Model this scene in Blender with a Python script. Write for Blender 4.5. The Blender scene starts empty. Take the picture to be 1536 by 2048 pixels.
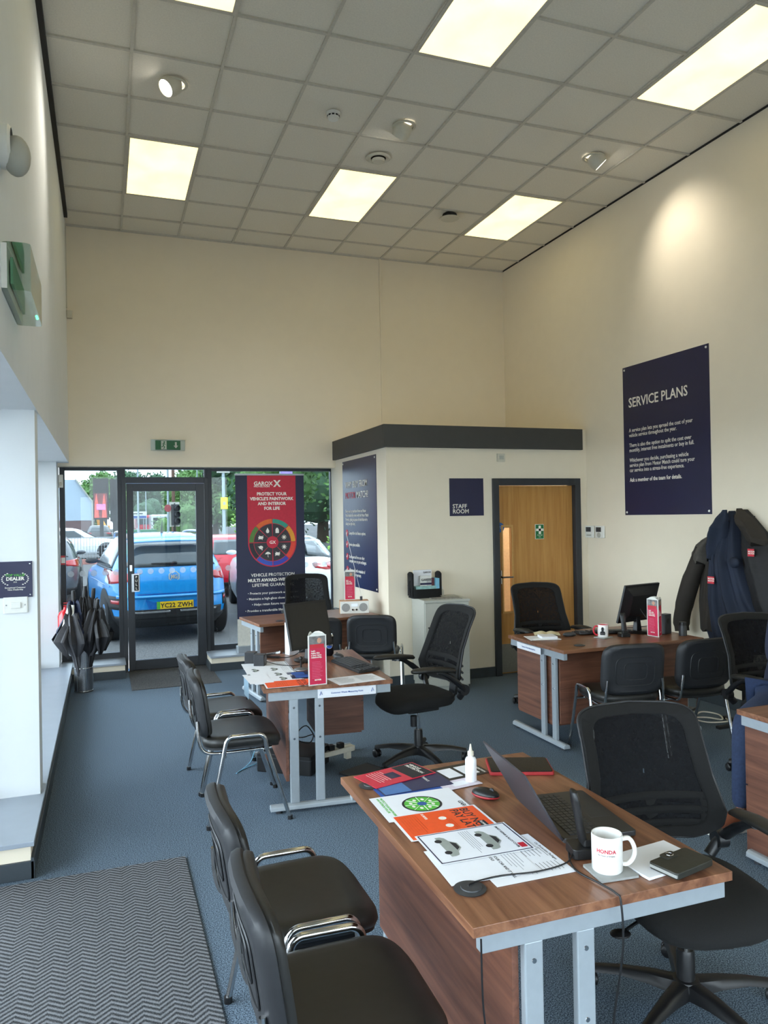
import bpy, bmesh, math, random
from mathutils import Vector, Matrix
from mathutils import noise as mnoise
PI = math.pi
random.seed(7)
sc = bpy.context.scene
C = bpy.data.collections.new('showroom'); sc.collection.children.link(C)

# ------------------------------------------------------------------ camera
cam_d = bpy.data.cameras.new('camera'); cam = bpy.data.objects.new('camera', cam_d); C.objects.link(cam)
cam_d.sensor_fit = 'VERTICAL'; cam_d.sensor_height = 24.0; cam_d.lens = 24.0 * 1512 / 2048
cam_d.clip_end = 400; cam_d.clip_start = 0.05
f_ = 1512.0
def _d(px, py):
    v = Vector((px - 768, -(py - 1024), -f_)); return v.normalized()
_Y = _d(208, 1042); _X = _d(4850, 958); _X = (_X - _Y * _X.dot(_Y)).normalized(); _Z = _X.cross(_Y)
cam.matrix_world = Matrix.Translation((0, 0, 1.70)) @ Matrix((_X, _Y, _Z)).to_4x4()
sc.camera = cam
# ------------------------------------------------------------------ world / exposure
sc.view_settings.view_transform = 'Standard'; sc.view_settings.look = 'None'
sc.view_settings.gamma = 1.0; sc.view_settings.use_curve_mapping = False
sc.view_settings.exposure = 0.2
try:
    sc.cycles.max_bounces = 10; sc.cycles.diffuse_bounces = 6; sc.cycles.transparent_max_bounces = 24
    sc.cycles.use_denoising = True; sc.cycles.sample_clamp_indirect = 8
except Exception: pass
W = bpy.data.worlds.new('overcast'); sc.world = W; W.use_nodes = True
nt = W.node_tree; bg = nt.nodes['Background']; SKY = 9.5
tc = nt.nodes.new('ShaderNodeTexCoord'); mp = nt.nodes.new('ShaderNodeMapping'); nz = nt.nodes.new('ShaderNodeTexNoise'); cr = nt.nodes.new('ShaderNodeValToRGB')
mp.inputs['Scale'].default_value = (1.2, 1.2, 5); nz.inputs['Scale'].default_value = 2.0; nz.inputs['Detail'].default_value = 4
cr.color_ramp.elements[0].position = .35; cr.color_ramp.elements[0].color = (.66, .80, .92, 1)
cr.color_ramp.elements[1].position = .7; cr.color_ramp.elements[1].color = (.86, .93, 1.0, 1)
nt.links.new(tc.outputs['Generated'], mp.inputs[0]); nt.links.new(mp.outputs[0], nz.inputs['Vector'])
nt.links.new(nz.outputs['Fac'], cr.inputs[0]); nt.links.new(cr.outputs[0], bg.inputs[0]); bg.inputs[1].default_value = SKY
PANEL_E = 1.75       # ceiling light panels
SPOT_W = 50.0       # downlights

# ------------------------------------------------------------------ materials
def S(r, g, b):
    f = lambda c: (c / 255 / 12.92) if c / 255 <= .04045 else ((c / 255 + .055) / 1.055) ** 2.4
    return (f(r), f(g), f(b), 1)
MATS = {}
def nodes(m):
    m.use_nodes = True; return m.node_tree, m.node_tree.nodes['Principled BSDF']
def M(name, col, rough=.5, metal=0.0, var=.06, scale=40, bump=0.0, coat=0.0, spec=None, sheen=0, stretch=None):
    if name in MATS: return MATS[name]
    m = bpy.data.materials.new(name); t, p = nodes(m); MATS[name] = m
    p.inputs['Roughness'].default_value = rough; p.inputs['Metallic'].default_value = metal
    if coat: p.inputs['Coat Weight'].default_value = coat; p.inputs['Coat Roughness'].default_value = .05
    if spec is not None: p.inputs['Specular IOR Level'].default_value = spec
    if sheen: p.inputs['Sheen Weight'].default_value = sheen
    c = t.nodes.new('ShaderNodeTexCoord'); n = t.nodes.new('ShaderNodeTexNoise'); n.inputs['Scale'].default_value = scale; n.inputs['Detail'].default_value = 3
    if stretch:
        mpn = t.nodes.new('ShaderNodeMapping'); mpn.inputs['Scale'].default_value = stretch
        t.links.new(c.outputs['Object'], mpn.inputs[0]); t.links.new(mpn.outputs[0], n.inputs['Vector'])
    else: t.links.new(c.outputs['Object'], n.inputs['Vector'])
    r = t.nodes.new('ShaderNodeValToRGB')
    r.color_ramp.elements[0].position = .3; r.color_ramp.elements[1].position = .7
    r.color_ramp.elements[0].color = tuple(x * (1 - var) for x in col[:3]) + (1,)
    r.color_ramp.elements[1].color = tuple(min(1, x * (1 + var)) for x in col[:3]) + (1,)
    t.links.new(n.outputs['Fac'], r.inputs[0]); t.links.new(r.outputs[0], p.inputs['Base Color'])
    if bump:
        b = t.nodes.new('ShaderNodeBump'); b.inputs['Strength'].default_value = bump; b.inputs['Distance'].default_value = .002
        t.links.new(n.outputs['Fac'], b.inputs['Height']); t.links.new(b.outputs[0], p.inputs['Normal'])
    return m
def E(name, col, strength):
    if name in MATS: return MATS[name]
    m = bpy.data.materials.new(name); t, p = nodes(m); MATS[name] = m
    c = t.nodes.new('ShaderNodeTexCoord'); n = t.nodes.new('ShaderNodeTexNoise'); n.inputs['Scale'].default_value = 2.5; n.inputs['Detail'].default_value = 2
    r = t.nodes.new('ShaderNodeValToRGB'); r.color_ramp.elements[0].position = .35; r.color_ramp.elements[1].position = .65
    r.color_ramp.elements[0].color = tuple(x * .74 for x in col[:3]) + (1,); r.color_ramp.elements[1].color = tuple(col[:3]) + (1,)
    t.links.new(c.outputs['Object'], n.inputs['Vector']); t.links.new(n.outputs['Fac'], r.inputs[0])
    t.links.new(r.outputs[0], p.inputs['Emission Color']); p.inputs['Emission Strength'].default_value = strength
    p.inputs['Base Color'].default_value = (.8, .8, .75, 1)
    return m
def wood(name, dark, light, scl, rough=.35):
    m = bpy.data.materials.new(name); t, p = nodes(m); MATS[name] = m
    c = t.nodes.new('ShaderNodeTexCoord'); mpn = t.nodes.new('ShaderNodeMapping'); mpn.inputs['Scale'].default_value = scl
    n = t.nodes.new('ShaderNodeTexNoise'); n.inputs['Scale'].default_value = 1.0; n.inputs['Detail'].default_value = 6; n.inputs['Roughness'].default_value = .62; n.inputs['Distortion'].default_value = .6
    r = t.nodes.new('ShaderNodeValToRGB'); r.color_ramp.elements[0].position = .32; r.color_ramp.elements[1].position = .68
    r.color_ramp.elements[0].color = dark; r.color_ramp.elements[1].color = light
    t.links.new(c.outputs['Object'], mpn.inputs[0]); t.links.new(mpn.outputs[0], n.inputs['Vector']); t.links.new(n.outputs['Fac'], r.inputs[0])
    t.links.new(r.outputs[0], p.inputs['Base Color']); p.inputs['Roughness'].default_value = rough
    return m
def carpet(name, a, b, scale=160, bumpd=.004):
    m = bpy.data.materials.new(name); t, p = nodes(m); MATS[name] = m
    c = t.nodes.new('ShaderNodeTexCoord'); n = t.nodes.new('ShaderNodeTexNoise'); n.inputs['Scale'].default_value = scale; n.inputs['Detail'].default_value = 2; n.inputs['Roughness'].default_value = .7
    r = t.nodes.new('ShaderNodeValToRGB'); r.color_ramp.elements[0].position = .38; r.color_ramp.elements[1].position = .66
    r.color_ramp.elements[0].color = a; r.color_ramp.elements[1].color = b
    bu = t.nodes.new('ShaderNodeBump'); bu.inputs['Strength'].default_value = .6; bu.inputs['Distance'].default_value = bumpd
    t.links.new(c.outputs['Object'], n.inputs['Vector']); t.links.new(n.outputs['Fac'], r.inputs[0]); t.links.new(r.outputs[0], p.inputs['Base Color'])
    t.links.new(n.outputs['Fac'], bu.inputs['Height']); t.links.new(bu.outputs[0], p.inputs['Normal'])
    p.inputs['Roughness'].default_value = .95; p.inputs['Specular IOR Level'].default_value = .15
    return m
def herringbone():
    m = bpy.data.materials.new('herringbone_mat'); t, p = nodes(m)
    c = t.nodes.new('ShaderNodeTexCoord'); s = t.nodes.new('ShaderNodeSeparateXYZ'); t.links.new(c.outputs['Object'], s.inputs[0])
    def ma(op, a, b=None):
        k = t.nodes.new('ShaderNodeMath'); k.operation = op
        for i, v in enumerate((a, b)):
            if v is None: continue
            if isinstance(v, (int, float)): k.inputs[i].default_value = v
            else: t.links.new(v, k.inputs[i])
        return k.outputs[0]
    tri = ma('PINGPONG', s.outputs['X'], .052)
    v = ma('ADD', ma('MULTIPLY', tri, .8), s.outputs['Y'])
    wv = ma('SINE', ma('MULTIPLY', v, 2 * PI / .0265))
    n = t.nodes.new('ShaderNodeTexNoise'); n.inputs['Scale'].default_value = 330; t.links.new(c.outputs['Object'], n.inputs['Vector'])
    f = ma('ADD', ma('MULTIPLY', wv, .28), n.outputs['Fac'])
    r = t.nodes.new('ShaderNodeValToRGB'); r.color_ramp.elements[0].position = .25; r.color_ramp.elements[1].position = .8
    r.color_ramp.elements[0].color = S(34, 36, 40); r.color_ramp.elements[1].color = S(126, 128, 132)
    t.links.new(f, r.inputs[0]); t.links.new(r.outputs[0], p.inputs['Base Color'])
    bu = t.nodes.new('ShaderNodeBump'); bu.inputs['Distance'].default_value = .004; t.links.new(f, bu.inputs['Height']); t.links.new(bu.outputs[0], p.inputs['Normal'])
    p.inputs['Roughness'].default_value = .95
    return m
def see_through(name, col, clear, rough=.05, fres=True):
    m = bpy.data.materials.new(name); m.use_nodes = True; t = m.node_tree; t.nodes.clear()
    o = t.nodes.new('ShaderNodeOutputMaterial'); tr = t.nodes.new('ShaderNodeBsdfTransparent'); tr.inputs[0].default_value = clear
    pr = t.nodes.new('ShaderNodeBsdfGlossy' if fres else 'ShaderNodeBsdfDiffuse'); pr.inputs[0].default_value = col
    if fres: pr.inputs['Roughness'].default_value = rough
    mx = t.nodes.new('ShaderNodeMixShader')
    if fres:
        fr = t.nodes.new('ShaderNodeFresnel'); fr.inputs[0].default_value = 1.28; t.links.new(fr.outputs[0], mx.inputs[0])
    else:
        # fine weave: thread / hole pattern
        c = t.nodes.new('ShaderNodeTexCoord'); n = t.nodes.new('ShaderNodeTexNoise'); n.inputs['Scale'].default_value = 60
        t.links.new(c.outputs['Object'], n.inputs['Vector'])
        mm = t.nodes.new('ShaderNodeMath'); mm.operation = 'MULTIPLY_ADD'; mm.inputs[1].default_value = .12; mm.inputs[2].default_value = rough
        t.links.new(n.outputs['Fac'], mm.inputs[0]); t.links.new(mm.outputs[0], mx.inputs[0])
    t.links.new(tr.outputs[0], mx.inputs[1]); t.links.new(pr.outputs[0], mx.inputs[2]); t.links.new(mx.outputs[0], o.inputs[0])
    return m

m_wall = M('cream_wall_paint', S(234, 223, 202), .9, var=.012, scale=6)
m_walll = M('white_wall_paint', S(228, 232, 234), .9, var=.012, scale=6)
m_ceil = M('ceiling_tile', S(226, 220, 206), .95, var=.05, scale=90, bump=.15)
m_bar = M('ceiling_bar_white', S(196, 191, 178), .6)
m_black = M('matt_black', S(22, 22, 24), .6)
m_anth = M('anthracite_aluminium', S(42, 46, 52), .45, var=.04, scale=20)
m_band = M('charcoal_board', S(62, 62, 60), .6, var=.04, scale=12)
m_skirt = M('skirting_charcoal', S(52, 60, 66), .5, var=.04)
m_sill = M('grey_sill_board', S(150, 160, 172), .35, var=.03, scale=8)
m_carpet = carpet('blue_carpet', S(34, 46, 60), S(134, 153, 170), 210)
m_dmat = carpet('grey_door_mat', S(52, 54, 58), S(110, 108, 106), 220)
m_herr = herringbone()
m_glass = see_through('window_glass', (1, 1, 1, 1), (.96, .98, .98, 1), .0)
m_dim = see_through('dimming_front_glass', (1, 1, 1, 1), (.50, .53, .54, 1), .0)  # tint added to dim the bright view outside
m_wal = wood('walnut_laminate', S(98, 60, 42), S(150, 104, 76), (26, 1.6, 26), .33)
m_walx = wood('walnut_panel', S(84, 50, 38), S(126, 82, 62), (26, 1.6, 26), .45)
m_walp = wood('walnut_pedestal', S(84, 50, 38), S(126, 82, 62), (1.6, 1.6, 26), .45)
m_oak = wood('oak_veneer', S(168, 116, 54), S(192, 142, 76), (34, 34, 1.4), .4)
m_grey = M('silver_grey_steel', S(158, 166, 172), .38, .25, var=.03)
m_cab = M('light_grey_cabinet', S(178, 178, 168), .55, var=.02)
m_chrome = M('chrome', S(205, 205, 205), .12, 1.0, var=.02)
m_vinyl = M('black_vinyl', S(36, 35, 33), .42, var=.1, scale=30, bump=.1)
m_shell = M('black_plastic_shell', S(34, 35, 38), .5, var=.08, scale=60)
m_fab = M('black_office_fabric', S(15, 15, 15), .95, var=.3, scale=300, bump=.3)
m_plas = M('black_plastic', S(20, 20, 22), .42, var=.08)
m_plasg = M('dark_grey_plastic', S(52, 54, 58), .45, var=.08)
m_mesh = see_through('black_chair_mesh', (.012, .012, .013, 1), (1, 1, 1, 1), .90, False)
m_white = M('white_plastic', S(226, 226, 220), .4, var=.02)
m_offw = M('off_white_plastic', S(205, 200, 184), .5, var=.03)
m_paper = M('white_paper', S(228, 229, 234), .8, var=.015, scale=20)
m_ink = M('print_grey', S(120, 122, 128), .8)
m_inkd = M('print_black', S(34, 34, 38), .7)
m_navy = M('navy_sign_board', S(28, 30, 66), .35, var=.05, scale=5)
m_letter = M('white_lettering', S(236, 232, 222), .6)
m_red = M('crimson_print', S(200, 30, 72), .45, var=.04)
m_redb = M('red_print', S(196, 34, 52), .5, var=.04)
m_orange = M('orange_print', S(236, 84, 30), .6, var=.04)
m_green = M('green_print', S(86, 180, 62), .6, var=.04)
m_signg = M('sign_green', S(12, 110, 58), .4)
m_blue = M('blue_print', S(44, 84, 160), .5, var=.1, scale=20)
m_skin = M('skin', S(196, 146, 120), .5)

# ------------------------------------------------------------------ object helpers
def link(o, parent=None):
    C.objects.link(o)
    if parent is not None: o.parent = parent
    return o
def tag(o, label, cat, group=None):
    o['label'] = label; o['category'] = cat
    if group: o['group'] = group
    return o
def thing(name, label, cat, loc=(0, 0, 0), rz=0.0, group=None):
    o = bpy.data.objects.new(name, None); o.empty_display_size = .1; C.objects.link(o)
    o.location = loc; o.rotation_euler = (0, 0, rz); return tag(o, label, cat, group)
def retag(o, label): o['label'] = label; return o
def dup(root, loc, rz, label):
    r = root.copy(); C.objects.link(r); r.location = loc; r.rotation_euler = (0, 0, rz); r['label'] = label
    def rec(a, b):
        for ch in list(a.children):
            c = ch.copy(); C.objects.link(c); c.parent = b; rec(ch, c)
    rec(root, r); return r

class MB:
    def __init__(s): s.b = bmesh.new()
    def box(s, x0, x1, y0, y1, z0, z1, mat=None):
        v = [s.b.verts.new(p) for p in ((x0,y0,z0),(x1,y0,z0),(x1,y1,z0),(x0,y1,z0),(x0,y0,z1),(x1,y0,z1),(x1,y1,z1),(x0,y1,z1))]
        if mat is not None:
            for q in v: q.co = mat @ q.co
        for f in ((0,3,2,1),(4,5,6,7),(0,1,5,4),(1,2,6,5),(2,3,7,6),(3,0,4,7)): s.b.faces.new([v[i] for i in f])
        return s
    def rbox(s, x0, x1, y0, y1, z0, z1, r, n=4, mat=None, bev=0.0):
        # box with corners rounded in plan, optional soft top/bottom edge
        pts = []
        for cx, cy, a0 in ((x1-r,y1-r,0),(x0+r,y1-r,90),(x0+r,y0+r,180),(x1-r,y0+r,270)):
            for k in range(n+1):
                a = math.radians(a0 + 90*k/n); pts.append((cx + r*math.cos(a), cy + r*math.sin(a)))
        cx0, cy0 = (x0+x1)/2, (y0+y1)/2
        def ring(z, d):
            out = []
            for x, y in pts:
                sx = (abs(x-cx0)-d)/max(abs(x-cx0),1e-6) if abs(x-cx0) > d else 1
                sy = (abs(y-cy0)-d)/max(abs(y-cy0),1e-6) if abs(y-cy0) > d else 1
                out.append((cx0+(x-cx0)*sx, cy0+(y-cy0)*sy, z))
            return out
        rs = [ring(z0, bev), ring(z0+bev, 0), ring(z1-bev, 0), ring(z1, bev)] if bev else [ring(z0,0), ring(z1,0)]
        return s.loft(rs, mat=mat)
    def loft(s, rings, closed=True, caps=True, mat=None):
        vs = [[s.b.verts.new((mat @ Vector(p)) if mat is not None else p) for p in r] for r in rings]
        n = len(vs[0])
        for a, b in zip(vs, vs[1:]):
            for i in range(n if closed else n-1):
                j = (i+1) % n
                try: s.b.faces.new((a[i], a[j], b[j], b[i]))
                except ValueError: pass
        if caps and closed:
            try: s.b.faces.new(list(reversed(vs[0]))); s.b.faces.new(vs[-1])
            except ValueError: pass
        return s
    def grid(s, fn, nu, nv, mat=None):
        vs = [[s.b.verts.new(Vector(fn(i/nu, j/nv)) if mat is None else mat @ Vector(fn(i/nu, j/nv))) for i in range(nu+1)] for j in range(nv+1)]
        for j in range(nv):
            for i in range(nu): s.b.faces.new((vs[j][i], vs[j][i+1], vs[j+1][i+1], vs[j+1][i]))
        return s
    def tube(s, pts, r, n=8, sx=1.0, closed=False):
        pts = [Vector(p) for p in pts]; rings = []; up = None
        m = len(pts)
        for i, p in enumerate(pts):
            if closed: d = pts[(i+1) % m] - pts[i-1]
            else: d = pts[min(i+1, m-1)] - pts[max(i-1, 0)]
            d.normalize()
            if up is None: up = Vector((0,0,1)) if abs(d.z) < .9 else Vector((1,0,0))
            a = d.cross(up).normalized() if d.cross(up).length > 1e-4 else d.orthogonal().normalized()
            up = a.cross(d).normalized(); rr = r[i] if isinstance(r, (list, tuple)) else r
            rings.append([p + a*math.cos(2*PI*k/n)*rr*sx + up*math.sin(2*PI*k/n)*rr for k in range(n)])
        if closed: rings.append(rings[0]); return s.loft(rings, caps=False)
        return s.loft(rings)
    def lathe(s, prof, n=24, mat=None, caps=True):
        return s.loft([[(r*math.cos(2*PI*k/n), r*math.sin(2*PI*k/n), z) for k in range(n)] for r, z in prof], mat=mat, caps=caps)
    def cyl(s, x, y, z0, z1, r, n=24, r2=None):
        r2 = r if r2 is None else r2
        return s.lathe([(r, z0), (r2, z1)], n, Matrix.Translation((x, y, 0)))
    def poly(s, pts, d, mat=None):
        # pts: closed outline, d: thickness vector
        a = [Vector(p) for p in pts]; b = [p + Vector(d) for p in a]
        return s.loft([a, b], mat=mat)
    def ell(s, c, r, n=16, m=10, mat=None):
        T = Matrix.Translation(c); T = T if mat is None else mat @ T
        rings = []
        for j in range(m+1):
            a = -PI/2 + PI*j/m; q = max(math.cos(a), .01)
            rings.append([(r[0]*q*math.cos(2*PI*k/n), r[1]*q*math.sin(2*PI*k/n), r[2]*math.sin(a)) for k in range(n)])
        return s.loft(rings, mat=T)
    def build(s, name, m, parent=None, smooth=None, bevel=0.0, sub=0, solid=0.0, label=None):
        bmesh.ops.recalc_face_normals(s.b, faces=s.b.faces[:])
        me = bpy.data.meshes.new(name); s.b.to_mesh(me); s.b.free()
        if m is not None: me.materials.append(m)
        o = bpy.data.objects.new(name, me); link(o, parent)
        if smooth is not None:
            for p in me.polygons: p.use_smooth = True
            if smooth: me.set_sharp_from_angle(angle=math.radians(smooth))
        if solid:
            k = o.modifiers.new('thickness', 'SOLIDIFY'); k.thickness = solid; k.offset = 0
        if bevel:
            k = o.modifiers.new('bevel', 'BEVEL'); k.width = bevel; k.segments = 2; k.limit_method = 'ANGLE'
        if sub:
            k = o.modifiers.new('subsurf', 'SUBSURF'); k.levels = sub; k.render_levels = sub
        if label: o['label'] = label
        return o
def arc(cx, cz, r, a0, a1, n=6): return [(cx + r*math.cos(math.radians(a0+(a1-a0)*k/n)), cz + r*math.sin(math.radians(a0+(a1-a0)*k/n))) for k in range(n+1)]
def smooth_path(pts, n=4):
    P = [Vector(p) for p in pts]; out = []
    for i in range(len(P)-1):
        p0 = P[max(i-1,0)]; p1 = P[i]; p2 = P[i+1]; p3 = P[min(i+2,len(P)-1)]
        for k in range(n):
            t = k/n; out.append(.5*((2*p1) + (p2-p0)*t + (2*p0-5*p1+4*p2-p3)*t*t + (3*p1-p0-3*p2+p3)*t**3))
    out.append(P[-1]); return out
FLAT = Matrix.Identity(4); UPR = Matrix.Rotation(PI/2, 4, 'X')
def text(s, size, m, parent, T, name='lettering', align='LEFT', bold=0.0, ext=.0006, spacing=1.0, xs=1.0, line=1.0):
    cu = bpy.data.curves.new('t', 'FONT'); cu.body = s; cu.size = size; cu.align_x = align; cu.offset = bold*size; cu.extrude = ext
    cu.space_character = spacing; cu.space_line = line; cu.resolution_u = 2
    o = bpy.data.objects.new('t', cu); C.objects.link(o)
    me = bpy.data.meshes.new_from_object(o.evaluated_get(bpy.context.evaluated_depsgraph_get()))
    bpy.data.objects.remove(o); bpy.data.curves.remove(cu)
    me.transform(T @ Matrix.Diagonal((xs, 1, 1, 1))); me.materials.clear(); me.materials.append(m)
    r = bpy.data.objects.new(name, me); return link(r, parent)
def at(x, y, z, T=UPR): return Matrix.Translation((x, y, z)) @ T
def struct(name, mb, m, smooth=None, bevel=0, parent=None, label=None):
    o = mb.build(name, m, parent, smooth=smooth, bevel=bevel)
    if parent is None: o['kind'] = 'structure'
    return o
def sroot(name):
    o = bpy.data.objects.new(name, None); C.objects.link(o); o['kind'] = 'structure'; return o

# ================================================================== THE ROOM
XL, XR, YB, ZC = -.345, 5.0, 8.81, 4.90
struct('floor', MB().box(-1.3, XR+.2, -3.3, 9.02, -.06, 0), m_carpet)
struct('ceiling', MB().box(XL-.02, XR, -3.3, YB, ZC+.012, ZC+.08), m_ceil)
g = MB()
GX = [.2257 + .6104*k for k in range(8)]; GY = [7.785 - .5972*k for k in range(-1, 19)]
for x in GX: g.box(x-.011, x+.011, -3.3, YB, ZC-.002, ZC+.011)
for y in GY: g.box(XL+.03, XR, y-.011, y+.011, ZC-.0015, ZC+.0115)
struct('trim_1', g, m_bar)
struct('shadow_gap_left', MB().box(XL, XL+.035, -3.3, YB-.3, ZC-.03, ZC+.012), m_black)  # black strip stands for the shadow gap along the left ceiling edge
struct('shadow_gap_right', MB().box(XR-.010, XR, -3.3, YB, ZC-.004, ZC+.012), m_black)  # thin black strip drawn for the shadow line beside the right wall
struct('trim_4', MB().box(XL, XR, YB-.022, YB, ZC-.008, ZC+.012), m_bar)
# left wall: deep lintel on piers with a low sill wall; glazing runs outside it
struct('wall_left', MB().box(-1.05, XL, -3.3, YB, 2.33, ZC+.1), m_walll)
pier = MB().box(-.80, -.357, 4.654, 4.84, .18, 2.33).box(-1.1, -.46, 8.6, 9.06, .18, 2.33)
pier.box(-.66, -.46, 9.0, 9.06, 2.32, 2.33)
struct('wall_left_pier', pier, m_walll)
lowl = MB().box(-.80, -.352, 3.995, 9.0, 0, .158)
struct('wall_left_low', lowl, m_wall)
struct('trim_5', MB().box(-.80, -.335, 3.975, 8.80, .156, .18).box(-.80,-.45,8.8,9.0,.156,.18), m_sill, bevel=.003)
struct('baseboard_left', MB().box(-1.3, -.335, 3.983, 3.997, 0, .085).box(-.352, -.337, 3.983, 8.62, 0, .1), m_skirt, bevel=.002)
# back wall with the glazed front
BT = 2.297
struct('wall_back', MB().box(-1.0, XR+.2, YB, 9.06, BT, ZC+.1).box(2.645, XR+.2, YB, 9.06, 0, BT), m_wall)
struct('wall_right', MB().box(XR, XR+.2, -3.3, YB, 0, ZC+.1), m_wall)
struct('wall_behind', MB().box(-1.0, XR+.2, -3.5, -3.3, 2.9, ZC+.1).box(4.2, XR+.2, -3.5, -3.3, 0, 2.9).box(1.6,1.9,-3.5,-3.3,0,2.9), m_wall)
# plinths under the front windows
struct('wall_back_plinth', MB().box(-.34, .19, 8.64, 8.99, 0, .145).box(1.10, 2.645, 8.60, 8.99, 0, .145), m_wall)
struct('trim_6', MB().box(-.45, .2, 8.62, 8.99, .145, .166).box(1.09, 2.645, 8.58, 8.99, .145, .166), m_sill, bevel=.003)
struct('baseboard_back', MB().box(-.337, .195, 8.625, 8.641, 0, .085).box(1.093, 2.60, 8.585, 8.601, 0, .085).box(1.085,1.1,8.585,8.95,0,.085), m_skirt, bevel=.002)
def window(name, x0, x1, z0, z1, y=9.0, fw=.055, axis='x', gl=None):
    r = sroot(name)
    b = MB()
    for a in ((x0, x0+fw, z0, z1), (x1-fw, x1, z0, z1), (x0+fw, x1-fw, z0, z0+fw*1.2), (x0+fw, x1-fw, z1-fw*.6, z1)):
        if axis == 'x': b.box(a[0], a[1], y, y+.07, a[2], a[3])
        else: b.box(y-.07, y, a[0], a[1], a[2], a[3])
    b.build('window_frame', m_anth, r, bevel=.003)
    g = MB()
    if axis == 'x': g.box(x0+fw-.004, x1-fw+.004, y+.03, y+.036, z0+fw, z1-.02)
    else: g.box(y-.036, y-.03, x0+fw-.004, x1-fw+.004, z0+fw, z1-.02)
    g.build('window_glass', gl or m_glass, r)
    return r
wl = window('window_1', -.455, .20, .158, BT, gl=m_dim)
wr = window('window_2', 1.135, 2.69, .158, BT, gl=m_dim)
wt = window('window_3', .20, 1.135, 2.155, BT, fw=.03, gl=m_dim)
# safety dots on the glass
m_dot = see_through('frosted_dot', (.75, .8, .85, 1), (1, 1, 1, 1), .30, False)
def dots(parent, xs, z, y):
    b = MB()
    for x in xs: b.lathe([(.033, 0), (.033, .0012)], 20, Matrix.Translation((x, y, z)) @ UPR)
    b.build('safety_dots', m_dot, parent)
dots(wl, [-.35+.118*k for k in range(5)], 1.12, 9.028); dots(wr, [1.25+.118*k for k in range(12)], 1.12, 9.028)
# glazed door
d = sroot('door_1')
fb = MB().box(.19, .235, 8.97, 9.07, 0, 2.18).box(1.10, 1.145, 8.97, 9.07, 0, 2.18).box(.235, 1.10, 8.97, 9.07, 2.12, 2.18)
fb.build('door_frame', m_anth, d, bevel=.003)
lf = MB().box(.24, .312, 8.95, 9.01, .02, 2.115).box(1.0, 1.095, 8.95, 9.01, .02, 2.115).box(.312, 1.0, 8.95, 9.01, 2.03, 2.115).box(.312, 1.0, 8.95, 9.01, .02, .125)
lf.build('door_leaf', m_anth, d, bevel=.003)
MB().box(.31, 1.002, 8.977, 8.983, .12, 2.035).build('door_glass', m_dim, d)
MB().box(.2, 1.14, 8.93, 9.08, 0, .018).build('threshold', m_chrome, d)
MB().box(.262, .29, 8.938, 8.95, 1.13, 1.2).build('lock_plate', m_chrome, d, bevel=.002)
ph = MB().rbox(.278, .368, 8.925, 8.95, .90, 1.10, .008).build('pull_plate', M('brushed_steel', S(180,182,185), .3, .9), d)
MB().box(.305, .355, 8.922, 8.926, .912, 1.088).build('pull_panel', m_black, ph)
for k, ch in enumerate('PULL'): text(ch, .036, m_letter, ph, at(.33, 8.9215, 1.052-.042*k), align='CENTER', bold=.02)
dots(d, [.37+.118*k for k in range(6)], 1.12, 8.974)
# side glazing (light source side), outside the low sill wall and in the entrance bay
window('window_4', 4.86, 8.62, .18, 2.33, y=-.72, axis='y')
window('window_5', 4.0, 4.64, .18, 2.33, y=-.72, axis='y')
window('window_6', 1.2, 3.98, .0, 2.33, y=-.99, axis='y')
window('window_7', -3.3, 1.2, .0, 2.33, y=-.99, axis='y')
window('window_8', -1.0, 1.6, .0, 2.9, y=-3.42)
window('window_9', 1.9, 4.2, .0, 2.9, y=-3.42)
# staff room box
SX, SY = 2.645, 7.05
struct('wall_staff_room', MB().box(SX, SX+.12, SY, YB, 0, 2.60).box(SX+.12, 3.83, SY, SY+.12, 0, 2.60).box(3.83, XR, SY, SY+.12, 2.07, 2.60).box(4.89, XR, SY, SY+.12, 0, 2.07).box(SX, XR, SY, YB, 2.60, 2.61), m_wall)
struct('trim_7', MB().box(SX-.035, XR-.06, SY-.035, SY, 2.385, 2.612).box(SX-.035, SX, SY, YB, 2.385, 2.612), m_band, bevel=.002)
struct('baseboard_staff_room', MB().box(SX-.014, SX, SY-.014, YB-.2, 0, .1).box(SX, 3.83, SY-.014, SY, 0, .1), m_skirt)
struct('baseboard_right', MB().box(XR-.015, XR, -3.2, SY, 0, .1), m_skirt)
# oak door
d = sroot('door_2')
MB().box(3.825, 3.895, SY-.03, SY+.13, 0, 2.073).box(4.835, 4.905, SY-.03, SY+.13, 0, 2.073).box(3.895, 4.835, SY-.03, SY+.13, 2.0, 2.073).build('door_frame', m_anth, d, bevel=.003)
ol = MB().box(3.90, 3.955, SY+.03, SY+.075, .01, 1.995).box(4.065, 4.83, SY+.03, SY+.075, .01, 1.995).box(3.955, 4.065, SY+.03, SY+.075, 1.55, 1.995).box(3.955, 4.065, SY+.03, SY+.075, .01, .66)
ol.build('door_leaf', m_oak, d)
MB().box(3.94, 3.958, SY+.02, SY+.03, .645, 1.58).box(4.062, 4.08, SY+.02, SY+.03, .645, 1.58).box(3.958, 4.062, SY+.02, SY+.03, 1.56, 1.58).box(3.958, 4.062, SY+.02, SY+.03, .645, .665).build('vision_panel_bead', M('pale_oak_bead', S(190,146,84), .4), d)
MB().box(3.957, 4.063, SY+.05, SY+.054, .66, 1.56).build('vision_panel_glass', m_glass, d)
MB().box(3.91, 4.825, SY+.026, SY+.03, .02, .32).build('kick_plate', M('kick_plate_steel', S(150,148,140), .35, .7), d)
h = MB().tube([(3.925, SY+.03, 1.03), (3.925, SY-.02, 1.03), (4.05, SY-.02, 1.03)], .010, 10); h.rbox(3.91, 3.94, SY+.022, SY+.03, .96, 1.10, .006); h.build('door_handle', m_chrome, d, smooth=40)
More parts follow.
